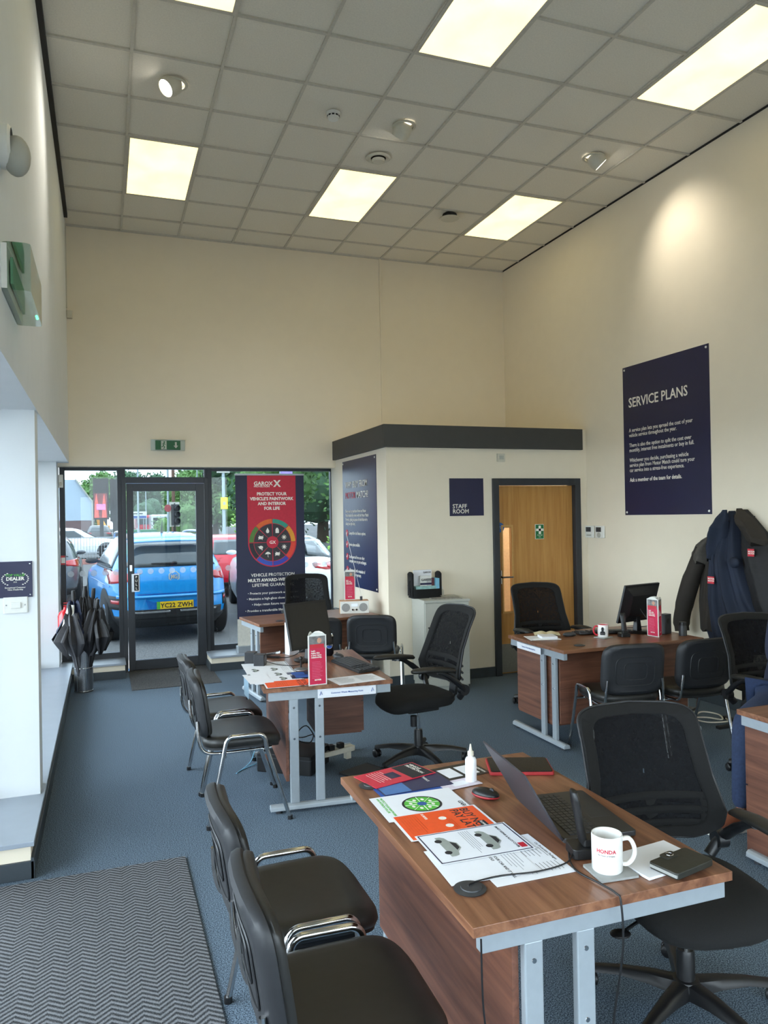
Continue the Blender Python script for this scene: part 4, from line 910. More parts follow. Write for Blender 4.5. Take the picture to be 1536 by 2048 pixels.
for z0_, w_ in ((.018, .020), (.028, .021), (.036, .017), (.044, .009), (.050, .0085), (.056, .010), (.063, .010), (.069, .007)):
    b.loft([[(.0416*math.cos(a/.0416), .0416*math.sin(a/.0416), z_) for a in (-w_, -w_/2, 0, w_/2, w_)] for z_ in (z0_, z0_+.0095)], closed=False, caps=False, mat=Matrix.Rotation(math.radians(70), 4, 'Z'))
b.build('portrait_print', m_inkd, mg)
t = thing('coaster', 'grey coaster under the red handled mug', 'coaster', (3.62, 4.92, DT), .3); MB().rbox(-.055, .055, -.05, .05, 0, .006, .004).build('pad', MATS['coaster_grey'], t)
cordless('black cordless phone in its cradle beside the red handled mug', 3.79, 4.89, DT, math.radians(-10))
t = thing('desk_speaker', 'slim black speaker box behind the two sided brochure stand', 'speaker', (4.17, 4.87, DT), math.radians(15)); MB().rbox(-.045, .045, -.03, .03, 0, .155, .01).build('cabinet', m_plasg, t, bevel=.003); MB().lathe([(.022, 0), (.001, .003)], 20, Matrix.Translation((0, -.03, .1)) @ UPR, caps=False).build('cone', m_plas, t)
t = thing('travel_flask', 'short black flask at the right end of the right wall desk', 'flask', (4.22, 4.73, DT)); MB().lathe([(.001, 0), (.03, 0), (.03, .07), (.026, .08), (.001, .08)], 24).build('flask_body', m_plasg, t, smooth=40); MB().lathe([(.027, .08), (.027, .105), (.001, .107)], 24).build('flask_lid', m_plas, t, smooth=40)
cable('black monitor cable hanging behind the right wall desk monitor', [(4.02, 4.98, .92), (4.05, 4.93, .84), (4.10, 4.90, .80), (4.05, 5.05, .76), (3.98, 5.12, .75)], .003)
cable('white and black cable heap on the floor under the coats', [(4.40, 4.88, .03), (4.50, 4.80, .04), (4.62, 4.76, .02), (4.68, 4.86, .03), (4.56, 4.92, .05), (4.42, 4.84, .03), (4.46, 4.74, .02), (4.62, 4.70, .02), (4.7, 4.8, .01)], .006, m_offw)
t = thing('plug_adapter', 'black plug adapter on the floor behind the right wall desk chairs', 'plug', (4.42, 4.92, .0), .4); MB().rbox(-.05, .05, -.05, .05, 0, .10, .01).build('body', m_plas, t); MB().box(-.02, .02, -.051, -.05, .03, .08).build('rating_label', m_cab, t)
t = thing('coat_stand_base', 'dark steel floor stand under the hanging coats', 'stand', (4.72, 4.62, 0), 0)
MB().box(-.28, .10, -.02, .02, 0, .02).box(-.02, .02, -.22, .22, 0, .02).build('floor_bars', m_black, t); MB().box(-.015, .015, -.015, .015, .02, .62).build('upright', m_black, t)
# radio on desk 4
t = thing('desk_radio', 'white fronted wooden radio with two round speakers', 'radio', (2.36, 7.29, DT), math.radians(-14))
MB().rbox(-.145, .145, -.06, .09, 0, .125, .012).build('cabinet', M('beech_side', S(206, 158, 112), .5), t)
MB().rbox(-.144, .144, -.068, -.06, .002, .123, .003).build('front_panel', m_white, t)
for q in (-.088, .088): MB().lathe([(.042, 0), (.040, .004), (.001, .003)], 28, Matrix.Translation((q, -.068, .062)) @ UPR, caps=False).build('speaker_grille', M('grille_grey', S(150, 150, 148), .6, var=.2, scale=400), t)
MB().box(-.032, .032, -.0705, -.068, .072, .098).build('display', E('radio_display', (.25, .38, .75), .5), t)
for q in (-.02, .02): MB().lathe([(.010, 0), (.009, .012), (.001, .012)], 16, Matrix.Translation((q, -.068, .04)) @ UPR, caps=False).build('knob', m_chrome, t, smooth=40)
MB().tube([(.09, .07, .12), (-.06, .10, .80)], .0022, 6).build('aerial', m_white, t)
MB().rbox(.06, .085, -.02, .0, .125, .165, .006).build('carry_loop', m_plasg, t)
# ---- grey cabinet
t = thing('storage_cabinet', 'light grey storage cabinet against the staff room wall', 'cabinet', (2.86, 6.665, 0), math.radians(-5))
MB().box(0, .46, .0, .40, .05, .86).box(.01, .45, .015, .38, 0, .05).build('body', m_cab, t, bevel=.002)
MB().box(-.006, .466, -.022, .405, .86, .882).build('top', m_cab, t, bevel=.002)
dr = MB().box(.008, .452, -.018, -.001, .055, .852).build('door', m_cab, t, bevel=.002); MB().lathe([(.008, 0), (.007, .004)], 14, Matrix.Translation((.04, -.018, .62)) @ UPR).build('lock', m_black, dr)
CT = .882
t = thing('kit_bag', 'open black bag of car care kit on the grey cabinet', 'bag', (2.985, 6.93, CT), math.radians(-3))
bg_ = MB(); W2, D2 = .15, .085
bg_.rbox(-W2, W2, -D2, D2, 0, .012, .03).loft([[(x*s_, y*s_, z_) for x, y in superell(W2, D2, 5, 36)] for z_, s_ in ((.005, .98), (.06, 1.02), (.09, 1.02), (.088, .98), (.02, .94))], caps=False)
bg_.build('bag_body', m_fab, t, smooth=50)
for sx in (-1, 1): MB().rbox(sx*W2*.98-.012, sx*W2*.98+.012, -D2*.8, D2*.8, .02, .24, .01).ell((sx*W2*.98, 0, .23), (.02, .07, .03)).build('bag_side', m_fab, t, smooth=50)
MB().tube(smooth_path([(-.16, -.02, .17), (-.185, -.03, .13), (-.17, -.03, .08), (-.16, -.02, .03)], 4), .006, 6).build('strap', m_plas, t)
MB().box(-.10, .09, .04, .06, .02, .27).build('kit_carton', m_paper, t); MB().box(-.05, .07, -.01, .012, .05, .215).build('kit_card', m_white, t); MB().box(-.05, .07, -.012, -.010, .125, .145).build('carton_band', m_navy, t); text('GAROX', .030, m_inkd, t, at(-.04, -.013, .165), bold=.02); text('GAROX', .024, m_inkd, t, at(.0, .039, .238), bold=.02)
MB().rbox(-.11, .12, -.05, .03, .06, .115, .01).build('cloth_pack', M('pale_teal_cloth', S(150, 190, 186), .6, var=.2, scale=25), t)
MB().box(.02, .10, -.01, .02, .09, .19).build('card_box', M('maroon_card', S(90, 36, 44), .5), t); MB().box(.105, .135, -.06, .07, .05, .19).build('blue_lining', M('bag_blue', S(120, 180, 205), .6), t)
t = thing('squeeze_bottle', 'small clear squeeze bottle behind the bag on the grey cabinet', 'bottle', (3.20, 6.98, CT)); MB().lathe([(.001, 0), (.018, 0), (.018, .055), (.008, .065), (.008, .07), (.001, .07)], 20).build('bottle_body', m_offw, t, smooth=45); MB().lathe([(.009, .07), (.003, .10), (.001, .1)], 14).build('nozzle', m_white, t)
t = thing('newspaper', 'folded grey newspaper on the grey cabinet top', 'newspaper', (3.13, 6.76, CT), math.radians(-12)); MB().box(-.15, .15, -.09, .09, 0, .005).build('pages', M('newsprint', S(140,138,132), .8, var=.4, scale=60), t)

# ================================================================== ROLLER BANNER
t = thing('roller_banner', 'tall navy and red roller banner in front of the window beside the glass door', 'banner', (1.82, 8.72, .166), 0)
BW = .403
MB().rbox(-.42, .42, -.05, .05, 0, .075, .02).build('base_cassette', m_grey, t, bevel=.003)
MB().box(-BW, BW, -.002, .0, .07, .38).build('blank_banner_foot', M('banner_white', S(214, 212, 202), .6), t)
MB().box(-BW, BW, -.002, .0, .38, 2.035).build('banner_cloth', M('banner_navy', S(34, 38, 66), .55, var=.04, scale=6), t)
MB().rbox(-BW-.005, BW+.005, -.008, .008, 2.03, 2.05, .004).build('top_bar', m_grey, t)
MB().cyl(0, .02, .07, 2.03, .008, 10).build('pole', m_grey, t)
wz = 1.417-.166; wx = .018
o_ = [( -.285+wx, 2.028), (-.285+wx, wz)] + [(wx-.285*math.cos(a*PI/24), wz-.285*math.sin(a*PI/24)) for a in range(1, 24)] + [(.285+wx, wz), (.285+wx, 2.028)]
MB().poly([(x, -.0025, z) for x, z in o_], (0, -.001, 0)).build('red_panel', M('banner_red', S(190, 34, 58), .55), t)
def bdisc(r0, r1, a0, a1, m, d, name):
    n = max(4, int(abs(a1-a0)/6)); b = MB()
    ps = [(math.cos(math.radians(a0+(a1-a0)*k/n)), math.sin(math.radians(a0+(a1-a0)*k/n))) for k in range(n+1)]
    b.loft([[(wx+c*r, d, wz+s_*r) for c, s_ in ps] for r in (r0, r1)], closed=False, caps=False); return b.build(name, m, t)
cols = [S(220,150,40), S(40,140,120), S(214,96,34), S(76,120,50), S(24,26,34), S(44,78,170), S(44,58,160), S(216,66,44)]
for k in range(8): bdisc(.222, .272, 45*k+1, 45*k+44, M('ring_colour_%s' % 'abcdefgh'[k], cols[k], .5), -.0045, 'wheel_segment')
for k in range(8): bdisc(.07, .216, 45*k+1.6, 45*k+43.4, M('banner_charcoal', S(44, 42, 48), .5), -.0045, 'wheel_field')
bdisc(.001, .064, 0, 360, MATS['banner_red'], -.0048, 'wheel_hub'); text('GX', .05, m_letter, t, at(wx, -.0055, wz-.017), align='CENTER', bold=.02)
for k in range(8):
    a = math.radians(45*k+22.5); x, z = wx+.148*math.cos(a), wz+.148*math.sin(a); b = MB()
    if k == 0 or k == 7:
        for q in range(4): aa = q*PI/4; b.tube([(x-.03*math.cos(aa), -.006, z-.03*math.sin(aa)), (x+.03*math.cos(aa), -.006, z+.03*math.sin(aa))], .003, 5)
        b.ell((x, -.006, z), (.015, .001, .015))
    elif k == 1: b.poly([(x-.02, -.006, z-.03), (x+.02, -.006, z-.03), (x+.02, -.006, z+.005), (x+.008, -.006, z+.03), (x-.01, -.006, z+.03), (x-.02, -.006, z+.01)], (0, -.001, 0))
    elif k == 2: b.poly([(x, -.006, z+.035), (x+.02, -.006, z-.005), (x+.014, -.006, z-.025), (x, -.006, z-.03), (x-.014, -.006, z-.025), (x-.02, -.006, z-.005)], (0, -.001, 0))
    elif k == 5: b.poly([(x-.035, -.006, z), (x-.02, -.006, z+.02), (x, -.006, z+.028), (x+.02, -.006, z+.02), (x+.035, -.006, z)], (0, -.001, 0)).tube([(x, -.006, z), (x, -.006, z-.032), (x+.008, -.006, z-.034)], .0025, 6)
    elif k == 4: b.ell((x, -.006, z), (.024, .001, .020)).poly([(x-.02, -.006, z), (x-.04, -.006, z+.012), (x-.015, -.006, z+.012)], (0, -.001, 0)).ell((x+.012, -.006, z-.026), (.007, .001, .007))
    else: b.ell((x, -.006, z), (.03, .001, .018)); b.tube([(x-.03, -.006, z-.022), (x+.03, -.006, z+.022)], .003, 6); b.tube([(x-.02, -.006, z+.025), (x+.02, -.006, z-.025)], .003, 6)
    b.build('wheel_icon', m_letter, t)
def zt(p): return 2.034 - (p-190)*.00152
text('GAROX', .062, m_letter, t, at(-.19, -.0045, zt(268)), bold=.03); text('X', .105, m_letter, t, at(.045, -.0050, zt(278)), bold=.04); text('PROTECTION', .027, m_letter, t, at(-.19, -.0045, zt(283)), bold=.02, xs=1.1)
for k, s_ in enumerate(('PROTECT YOUR', 'VEHICLE’S PAINTWORK', 'AND INTERIOR', 'FOR LIFE')): text(s_, .050, m_letter, t, at(wx, -.0045, zt(345+37*k)), align='CENTER', bold=.035, xs=.95)
for p, s_, bo, z_ in ((963, 'VEHICLE PROTECTION', .004, .050), (1003, 'MULTI AWARD-WINNING', .03, .050), (1040, 'LIFETIME GUARANTEE', .004, .050), (1098, '• Protects your paintwork and interior', .008, .038), (1140, '• Maintains a high-gloss showroom finish', .008, .038), (1183, '• Helps retain future resale value', .008, .038), (1230, '• Provides a transferable lifetime guarantee', .008, .038)):
    text(s_, z_, m_letter, t, at(wx+.0, -.0035, zt(p)), align='CENTER', bold=bo)

# ================================================================== UMBRELLAS, EXTINGUISHER
t = thing('umbrella_stand', 'slim chrome and mesh umbrella stand left of the glass door', 'umbrella stand', (-.215, 8.16, 0))
MB().lathe([(.084, .012), (.084, .46)], 40, caps=False).build('mesh_cylinder', M('stand_mesh', S(120, 124, 130), .35, .8, var=.25, scale=220), t, smooth=40)
b = MB()
for z in (.012, .24, .46): b.tube([(.086*math.cos(a*PI/16), .086*math.sin(a*PI/16), z) for a in range(32)], .005, 6, closed=True)
for k in range(6): b.tube([(.087*math.cos(k), .087*math.sin(k), .012), (.087*math.cos(k), .087*math.sin(k), .46)], .003, 6)
b.build('chrome_rods', m_chrome, t, smooth=60); MB().lathe([(.001, 0), (.09, 0), (.088, .014), (.001, .014)], 32).build('base', m_plasg, t)
def umbrella(label, x, y, lx, ly, hz, r, zt_, m, band=None, lean=0.0, droop=0.0, seed=0):
    t = thing('umbrella', label, 'umbrella', (x, y, .02), 0, 'folded umbrellas in the stand')
    tip = Vector((0, 0, .0)); top = Vector((lx, ly, hz)); ax = (top-tip)
    P = lambda f: tip + ax*f
    MB().tube([P(0), P(.82)], .005, 8).build('shaft', m_chrome, t)
    MB().tube([P(.80), P(.84), P(.97), P(1.0)], [.012, .019, .020, .017], 12).build('handle', m_plas, t, smooth=60)
    rings = []; n = 48
    for f, rr in ((.06, .008), (.25, .030), (.40, .045), (.48, .60*r), (.56, .85*r), (.64, .80*r), (.74, .55*r), (.84, .42*r), (.875, .30*r)):
        c = P(f); ring = []
        for k in range(n):
            a = 2*PI*k/n; tri = abs(((k*8/n) + seed) % 1 - .5)*2; q = .72 + .55*tri*min(1, f*1.5) + .22*math.sin(2*a+seed*2)*f
            nz_ = .018*mnoise.noise(Vector((a*1.5, f*9, seed)))*(f > .4)
            ring.append((c.x + (rr*q+nz_)*math.cos(a), c.y + (rr*q+nz_)*math.sin(a), c.z + .03*tri*(f > .7)))
        rings.append(ring)
    MB().loft(rings, caps=False).build('canopy', m, t, smooth=20, solid=.002)
    rf = random.Random(int(seed*10)); fl = MB()
    for k in range(3):
        a = seed + k*2.1 + rf.uniform(-.3, .3); u = Vector((math.cos(a), math.sin(a), 0)); w_ = Vector((-math.sin(a), math.cos(a), 0))
        A, B_, D_ = P(.84)+u*.02, P(.60)+u*(r*1.35), P(.40)+u*(r*.95)+w_*rf.uniform(-.03, .05)
        fl.grid(lambda i, j: (lambda p, q_: p + w_*(i-.5)*q_ + u*.02*math.sin(i*9))(A.lerp(B_, min(1, j*2)) if j < .5 else B_.lerp(D_, j*2-1), .03 + .11*math.sin(PI*min(1, j*1.05))), 6, 8)
    fl.build('loose_panel', m, t, smooth=25, solid=.002)
    if band:
        st = MB()
        for a in (-2.35, -1.75):
            u = Vector((math.cos(a), math.sin(a), 0)); w_ = Vector((-math.sin(a), math.cos(a), 0))
            pts_ = [P(.86)+u*(.5*r), P(.72)+u*(r*1.05), P(.58)+u*(r*1.35), P(.42)+u*(.10)]
            st.grid(lambda i, j: smooth_path(pts_, 4)[min(12, int(j*12+.5))] + w_*(i-.5)*.032, 2, 12)
        st.build('white_panel', band, t, smooth=40, solid=.002)
    rt = MB()
    for k in range(8):
        a = 2*PI*k/8 - seed/8; c = P(.70); rt.tube([(c.x + r*.9*math.cos(a), c.y+r*.9*math.sin(a), c.z), (c.x + r*.75*math.cos(a), c.y+r*.75*math.sin(a), c.z+.06)], .003, 5)
    rt.build('rib_tip', m_plas, t)
m_umb = M('umbrella_black', S(26, 26, 30), .6, var=.2, scale=30); m_umbg = M('umbrella_grey', S(62, 62, 66), .6, var=.15, scale=20); m_umbn = M('umbrella_navy', S(22, 34, 62), .6, var=.2, scale=20)
umbrella('navy and white umbrella with a black handle, leftmost in the stand', -.25, 8.15, -.05, .03, .99, .12, 0, m_umbn, m_white, seed=1)
umbrella('grey golf umbrella drooping left over the rim of the stand', -.235, 8.11, -.10, -.03, .86, .15, 0, m_umbg, seed=2.2, droop=.12)
umbrella('black umbrella with the tallest handle in the middle of the stand', -.21, 8.17, .02, .02, 1.03, .10, 0, m_umb, seed=.4)
umbrella('black umbrella with a shiny flaring canopy on the right of the stand', -.19, 8.13, .12, -.02, .90, .16, 0, m_umb, seed=3.1, droop=.25)
umbrella('dark grey umbrella at the back right of the stand', -.18, 8.20, .07, .04, 1.0, .12, 0, m_umbg, seed=4.5)
MB_ = None
t = thing('fire_extinguisher', 'red fire extinguisher half hidden behind the folded umbrellas', 'fire extinguisher', (-.385, 8.47, .40))
MB().lathe([(.001, 0), (.075, 0), (.078, .02), (.078, .33), (.062, .37), (.025, .395), (.020, .42), (.001, .42)], 32).build('cylinder', M('extinguisher_red', S(196, 22, 34), .25, coat=.5), t, smooth=45)
MB().lathe([(.0785, .0), (.079, .10)], 32, caps=False).build('black_sleeve', m_black, t, smooth=45); MB().box(-.02, .06, -.012, .012, .42, .44).box(-.02, .07, -.010, .010, .455, .465).build('squeeze_lever', M('lever_red', S(170,24,34), .4), t); MB().tube(smooth_path([(.02, 0, .43), (.09, -.02, .42), (.11, -.02, .30), (.09, -.02, .12)], 5), .009, 8).build('hose', m_black, t)
MB().box(-.05, .05, .06, .128, .05, .36).build('wall_bracket', m_black, t)

# ================================================================== COATS
t = thing('coat_hooks', 'black double coat hook rail on the right wall', 'coat hooks', (XR, 4.87, 1.615), 0)
MB().box(-.02, 0, -.12, .12, -.03, .03).build('rail', m_black, t)
for q in (-.08, .0, .08): MB().tube(smooth_path([(-.02, q, 0), (-.06, q, -.02), (-.09, q, .0), (-.10, q, .045)], 3), .006, 8).build('hook', m_chrome, t)
def drape(rows, x_back, depth, folds, amp, seed, quilt=0.0, nu=48):
    rows = sorted(rows, key=lambda r: -r[0]); nv = 60
    def row(z):
        for a, b_ in zip(rows, rows[1:]):
            if a[0] >= z >= b_[0]:
                u = (a[0]-z)/(a[0]-b_[0]); return (a[1]+(b_[1]-a[1])*u, a[2]+(b_[2]-a[2])*u)
        return rows[-1][1:3]
    zt, zb = rows[0][0], rows[-1][0]; rings = []
    for j in range(nv+1):
        v = j/nv; z = zt + (zb-zt)*v; l, r = row(z); ring = []
        dep = depth*min(1, .22+v*2.2)
        for i in range(nu+1):
            u = i/nu; base = math.sin(PI*u)**.55 if 0 < u < 1 else 0
            f = amp*min(1, v*2.2)*(math.sin(folds*PI*(u + .06*math.sin(3*v+seed)) + seed) + .5*math.sin(folds*2.3*PI*u + 2*seed + v*2))
            nse = .012*mnoise.noise(Vector((u*4+seed, v*7, seed)))
            q = quilt*abs(math.sin(PI*z/.045))
            ring.append((x_back - dep*base - (f + q + nse)*base, l + (r-l)*u, z + .02*math.sin(folds*PI*u+seed)*v))
        for i in range(1, 6): ring.append((x_back + .0, r + (l-r)*i/6, z))
        rings.append(ring)
    return MB().loft(rings)
m_cn = M('coat_navy', S(21, 31, 50), .8, var=.12, scale=8); m_cb = M('coat_brown_black', S(40, 34, 28), .85, var=.15, scale=10); m_cg = M('coat_grey_hood', S(74, 70, 64), .9, var=.12, scale=40); m_cq = M('coat_black_quilted', S(26, 25, 27), .75, var=.1)
t = thing('coat', 'long black coat hanging behind the navy coat, reaching lowest', 'coat', (0, 0, 0), 0, 'coats on the wall hooks')
drape([(1.60, 4.99, 4.95), (1.40, 5.12, 4.85), (1.0, 5.16, 4.80), (.6, 5.18, 4.78), (.36, 5.17, 4.80)], 4.992, .09, 4, .010, 5.0).build('coat_body', m_cq, t, smooth=60)
t = thing('coat', 'dark brown padded coat with a grey hood hanging on the left hook', 'coat', (0, 0, 0), 0, 'coats on the wall hooks')
drape([(1.56, 5.02, 4.98), (1.44, 5.19, 4.96), (1.30, 5.27, 4.95), (1.10, 5.31, 4.95), (.90, 5.33, 4.98), (.66, 5.32, 5.0)], 4.985, .13, 4, .012, 1.3).build('coat_body', m_cb, t, smooth=60)
MB().tube(smooth_path([(4.88, 5.20, 1.36), (4.86, 5.30, 1.15), (4.86, 5.40, .92), (4.86, 5.46, .72), (4.86, 5.455, .62)], 4), [.07]*5+[.078]*5+[.072]*4+[.062]*3, 16).build('sleeve', m_cb, t, smooth=60)
hd = drape([(1.55, 5.03, 4.99), (1.46, 5.20, 4.98), (1.40, 5.29, 5.02), (1.33, 5.345, 5.06), (1.27, 5.33, 5.10), (1.245, 5.26, 5.14)], 4.96, .17, 3, .016, 2.0).build('hood', m_cg, t, smooth=60)
t = thing('coat', 'navy coat with a red breast badge hanging in front of the other coats', 'coat', (0, 0, 0), 0, 'coats on the wall hooks')
drape([(1.69, 4.985, 4.945), (1.62, 5.03, 4.915), (1.50, 5.10, 4.87), (1.36, 5.145, 4.81), (1.25, 5.14, 4.77), (1.10, 5.18, 4.70), (.95, 5.225, 4.62), (.80, 5.245, 4.50), (.66, 5.26, 4.40), (.56, 5.20, 4.45)], 4.99, .21, 7, .026,   .4).build('coat_body', m_cn, t, smooth=60)
drape([(1.70, 4.98, 4.945), (1.60, 5.06, 4.93), (1.48, 5.13, 4.93), (1.38, 5.145, 4.95), (1.28, 5.12, 4.97)], 4.90, .12, 3, .018, 3.0).build('hood', m_cn, t, smooth=60)
MB().ell((4.80, 4.78, 1.27), (.03, .05, .045)).build('crumpled_cuff', m_cn, t, smooth=60)
bd = MB().box(4.742, 4.748, 4.945, 5.015, 1.085, 1.145, Matrix.Identity(4)).build('badge', m_redb, t)
text('MOTOR\nMATCH', .020, m_letter, bd, Matrix.Translation((4.7415, 5.010, 1.120)) @ Matrix.Rotation(R90, 4, 'Z') @ UPR, bold=.02, line=.9)
t = thing('coat', 'black quilted jacket with a red badge hanging on the right hook', 'coat', (0, 0, 0), 0, 'coats on the wall hooks')
drape([(1.70, 4.865, 4.81), (1.62, 4.88, 4.72), (1.52, 4.86, 4.62), (1.42, 4.85, 4.55), (1.2, 4.82, 4.42), (1.0, 4.78, 4.33), (.8, 4.72, 4.27), (.68, 4.68, 4.25)], 4.985, .15, 4, .010, 2.4, quilt=.006).build('coat_body', m_cq, t, smooth=60)
drape([(1.71, 4.86, 4.82), (1.63, 4.86, 4.70), (1.54, 4.80, 4.60), (1.46, 4.72, 4.56), (1.42, 4.66, 4.57)], 4.93, .12, 2, .014, 4.0).build('hood', m_cb, t, smooth=60)
bd = MB().box(4.818, 4.824, 4.60, 4.66, 1.325, 1.385).build('badge', m_redb, t)
text('MOTOR\nMATCH', .018, m_letter, bd, Matrix.Translation((4.8175, 4.655, 1.358)) @ Matrix.Rotation(R90, 4, 'Z') @ UPR, bold=.02, line=.9)

# ================================================================== SEATED PERSON (right edge)
def skin(name, V, Ed, root, m, parent, sub=2):
    me = bpy.data.meshes.new(name); me.from_pydata([v[0] for v in V], Ed, []); me.materials.append(m)
    o = bpy.data.objects.new(name, me); link(o, parent)
    k = o.modifiers.new('skin', 'SKIN'); k.use_smooth_shade = True
    for i, v in enumerate(V):
        r = v[1] if isinstance(v[1], tuple) else (v[1], v[1]); me.skin_vertices[0].data[i].radius = r
        me.skin_vertices[0].data[i].use_root = (i == root)
    s_ = o.modifiers.new('subsurf', 'SUBSURF'); s_.levels = sub; s_.render_levels = sub
    dg = bpy.context.evaluated_depsgraph_get(); mm = bpy.data.meshes.new_from_object(o.evaluated_get(dg)); bpy.data.objects.remove(o)
    mm.materials.clear(); mm.materials.append(m)
    for p in mm.polygons: p.use_smooth = True
    r = bpy.data.objects.new(name, mm); return link(r, parent)
t = thing('person', 'seated person in a navy jacket, jeans and brown shoes, cut off at the right edge', 'person', (3.79, 3.42, 0), 0)
B = [((0, 0, .56), .13), ((.03, -.02, .72), (.14, .12)), ((.07, -.06, .92), (.16, .13)), ((.10, -.09, 1.04), (.14, .11)), ((.11, -.11, 1.12), .055), ((.12, -.13, 1.19), .055), ((.12, -.15, 1.29), (.085, .10)), ((.12, -.15, 1.37), (.07, .085)),
     ((-.06, -.04, 1.04), .065), ((-.17, -.09, .82), .052), ((-.03, -.30, .80), .042), ((.05, -.37, .79), .034),
     ((.26, -.14, 1.04), .065), ((.33, -.22, .83), .052), ((.24, -.40, .80), .042), ((.18, -.46, .79), .034),
     ((-.10, -.03, .55), .095), ((-.50, -.20, .535), .066), ((-.60, -.27, .30), .050), ((-.64, -.29, .10), .040),
     ((.12, -.06, .55), .095), ((.20, -.48, .535), .072), ((.20, -.42, .30), .055), ((.20, -.38, .10), .042)]
ED = [(0,1),(1,2),(2,3),(3,4),(4,5),(5,6),(6,7),(3,8),(8,9),(9,10),(10,11),(3,12),(12,13),(13,14),(14,15),(0,16),(16,17),(17,18),(18,19),(0,20),(20,21),(21,22),(22,23)]
m_jack = M('jacket_navy', S(32, 37, 58), .85, var=.1, scale=12); m_jean = M('jeans_blue', S(40, 54, 84), .9, var=.15, scale=80)
body = skin('body', [(v, (tuple(q*k_ for q in r) if isinstance(r, tuple) else r*k_)) for i_, (v, r) in enumerate(B) for k_ in [.93 if i_ in (4, 5, 6, 7, 11, 15) else .72]], ED, 0, m_skin, t)
jk = skin('jacket', [(B[i][0], tuple(q*1.10 for q in B[i][1]) if isinstance(B[i][1], tuple) else B[i][1]*1.16) for i in (0,1,2,3,8,9,10,12,13,14)], [(0,1),(1,2),(2,3),(3,4),(4,5),(5,6),(3,7),(7,8),(8,9)], 0, m_jack, t)
jn = skin('jeans', [(B[i][0], B[i][1]*1.14) for i in (0,16,17,18,19,20,21,22,23)], [(0,1),(1,2),(2,3),(3,4),(0,5),(5,6),(6,7),(7,8)], 0, m_jean, t)
MB().ell((.12, -.145, 1.355), (.088, .098, .075), 20, 12).build('hair', M('hair_dark', S(42, 32, 26), .8), t, smooth=60)
MB().ell((.10, -.245, 1.30), (.012, .02, .018)).build('nose', m_skin, t, smooth=60)
b = MB()
for q in (-.03, .035): b.ell((.11+q, -.232, 1.325), (.010, .006, .006))
b.build('eyes', m_inkd, t)
for hx, hy, sg in ((.05, -.37, 1), (.18, -.46, -1)):
    hb = MB().ell((hx+sg*.02, hy-.045, .785), (.036, .048, .016), 14, 8)
    for f in range(4): hb.tube([(hx+sg*.02-.026+.017*f, hy-.08, .786), (hx+sg*.02-.030+.019*f, hy-.115, .782), (hx+sg*.02-.030+.020*f, hy-.140+abs(f-1.4)*.008, .768)], [.0095, .009, .0075], 8)
    hb.tube([(hx+sg*.05, hy-.03, .786), (hx+sg*.068, hy-.06, .782), (hx+sg*.064, hy-.085, .774)], [.011, .010, .008], 8); hb.build('hand', m_skin, t, smooth=60)
for fx, fy, a in ((-.65, -.29, PI*.97), (.20, -.38, -PI/2)):
    R = Matrix.Translation((fx, fy, 0)) @ Matrix.Rotation(a, 4, 'Z')
    up = [[(x, w*math.cos(2*PI*k/16), z + h*math.sin(2*PI*k/16)) for k in range(16)] for x, w, h, z in ((-.07, .025, .03, .06), (-.055, .036, .045, .065), (.0, .038, .05, .068), (.08, .044, .034, .052), (.15, .042, .026, .044), (.195, .022, .015, .036))]
    sh = MB().loft(up, mat=R).build('shoe', M('brown_leather', S(120, 66, 44), .5, var=.15), t, smooth=60)
    MB().loft([[(x*s_, y, z) for x, y in superell(.135, .045, 2.8, 24)] for z, s_ in ((0, 1), (.024, 1.02))], mat=R @ Matrix.Translation((.065, 0, 0))).build('sole', M('sole_white', S(200, 196, 186), .6), sh, smooth=40)

# ================================================================== OUTSIDE
GZ = -.08
m_asph = carpet('asphalt', S(84, 84, 86), S(136, 135, 134), 60)
struct('ground_tarmac', MB().box(-90, 110, 9.9, 180, GZ-.3, GZ).box(-60, -1.3, -40, 9.9, GZ-.3, GZ).box(-1.3, 60, -40, -3.55, GZ-.3, GZ), m_asph)
struct('ground_paving', MB().box(-1.3, 8, 9.06, 9.9, GZ-.3, -.03), M('concrete_kerb', S(168, 164, 158), .9, var=.08, scale=30, bump=.2))
def paintm(name, col, coat=.6, metal=.0): return M(name, col, .32, metal, var=.02, coat=coat)
m_tyre = M('tyre_rubber', S(34, 34, 36), .85, var=.1); m_rim = M('alloy_rim', S(176, 178, 180), .3, .7); m_cglass = M('car_glass', S(52, 62, 68), .06, spec=.8, var=.2, scale=3); m_tail = M('tail_lamp_red', S(180, 24, 34), .15, coat=.5); m_trimc = M('black_car_trim', S(30, 31, 34), .6)
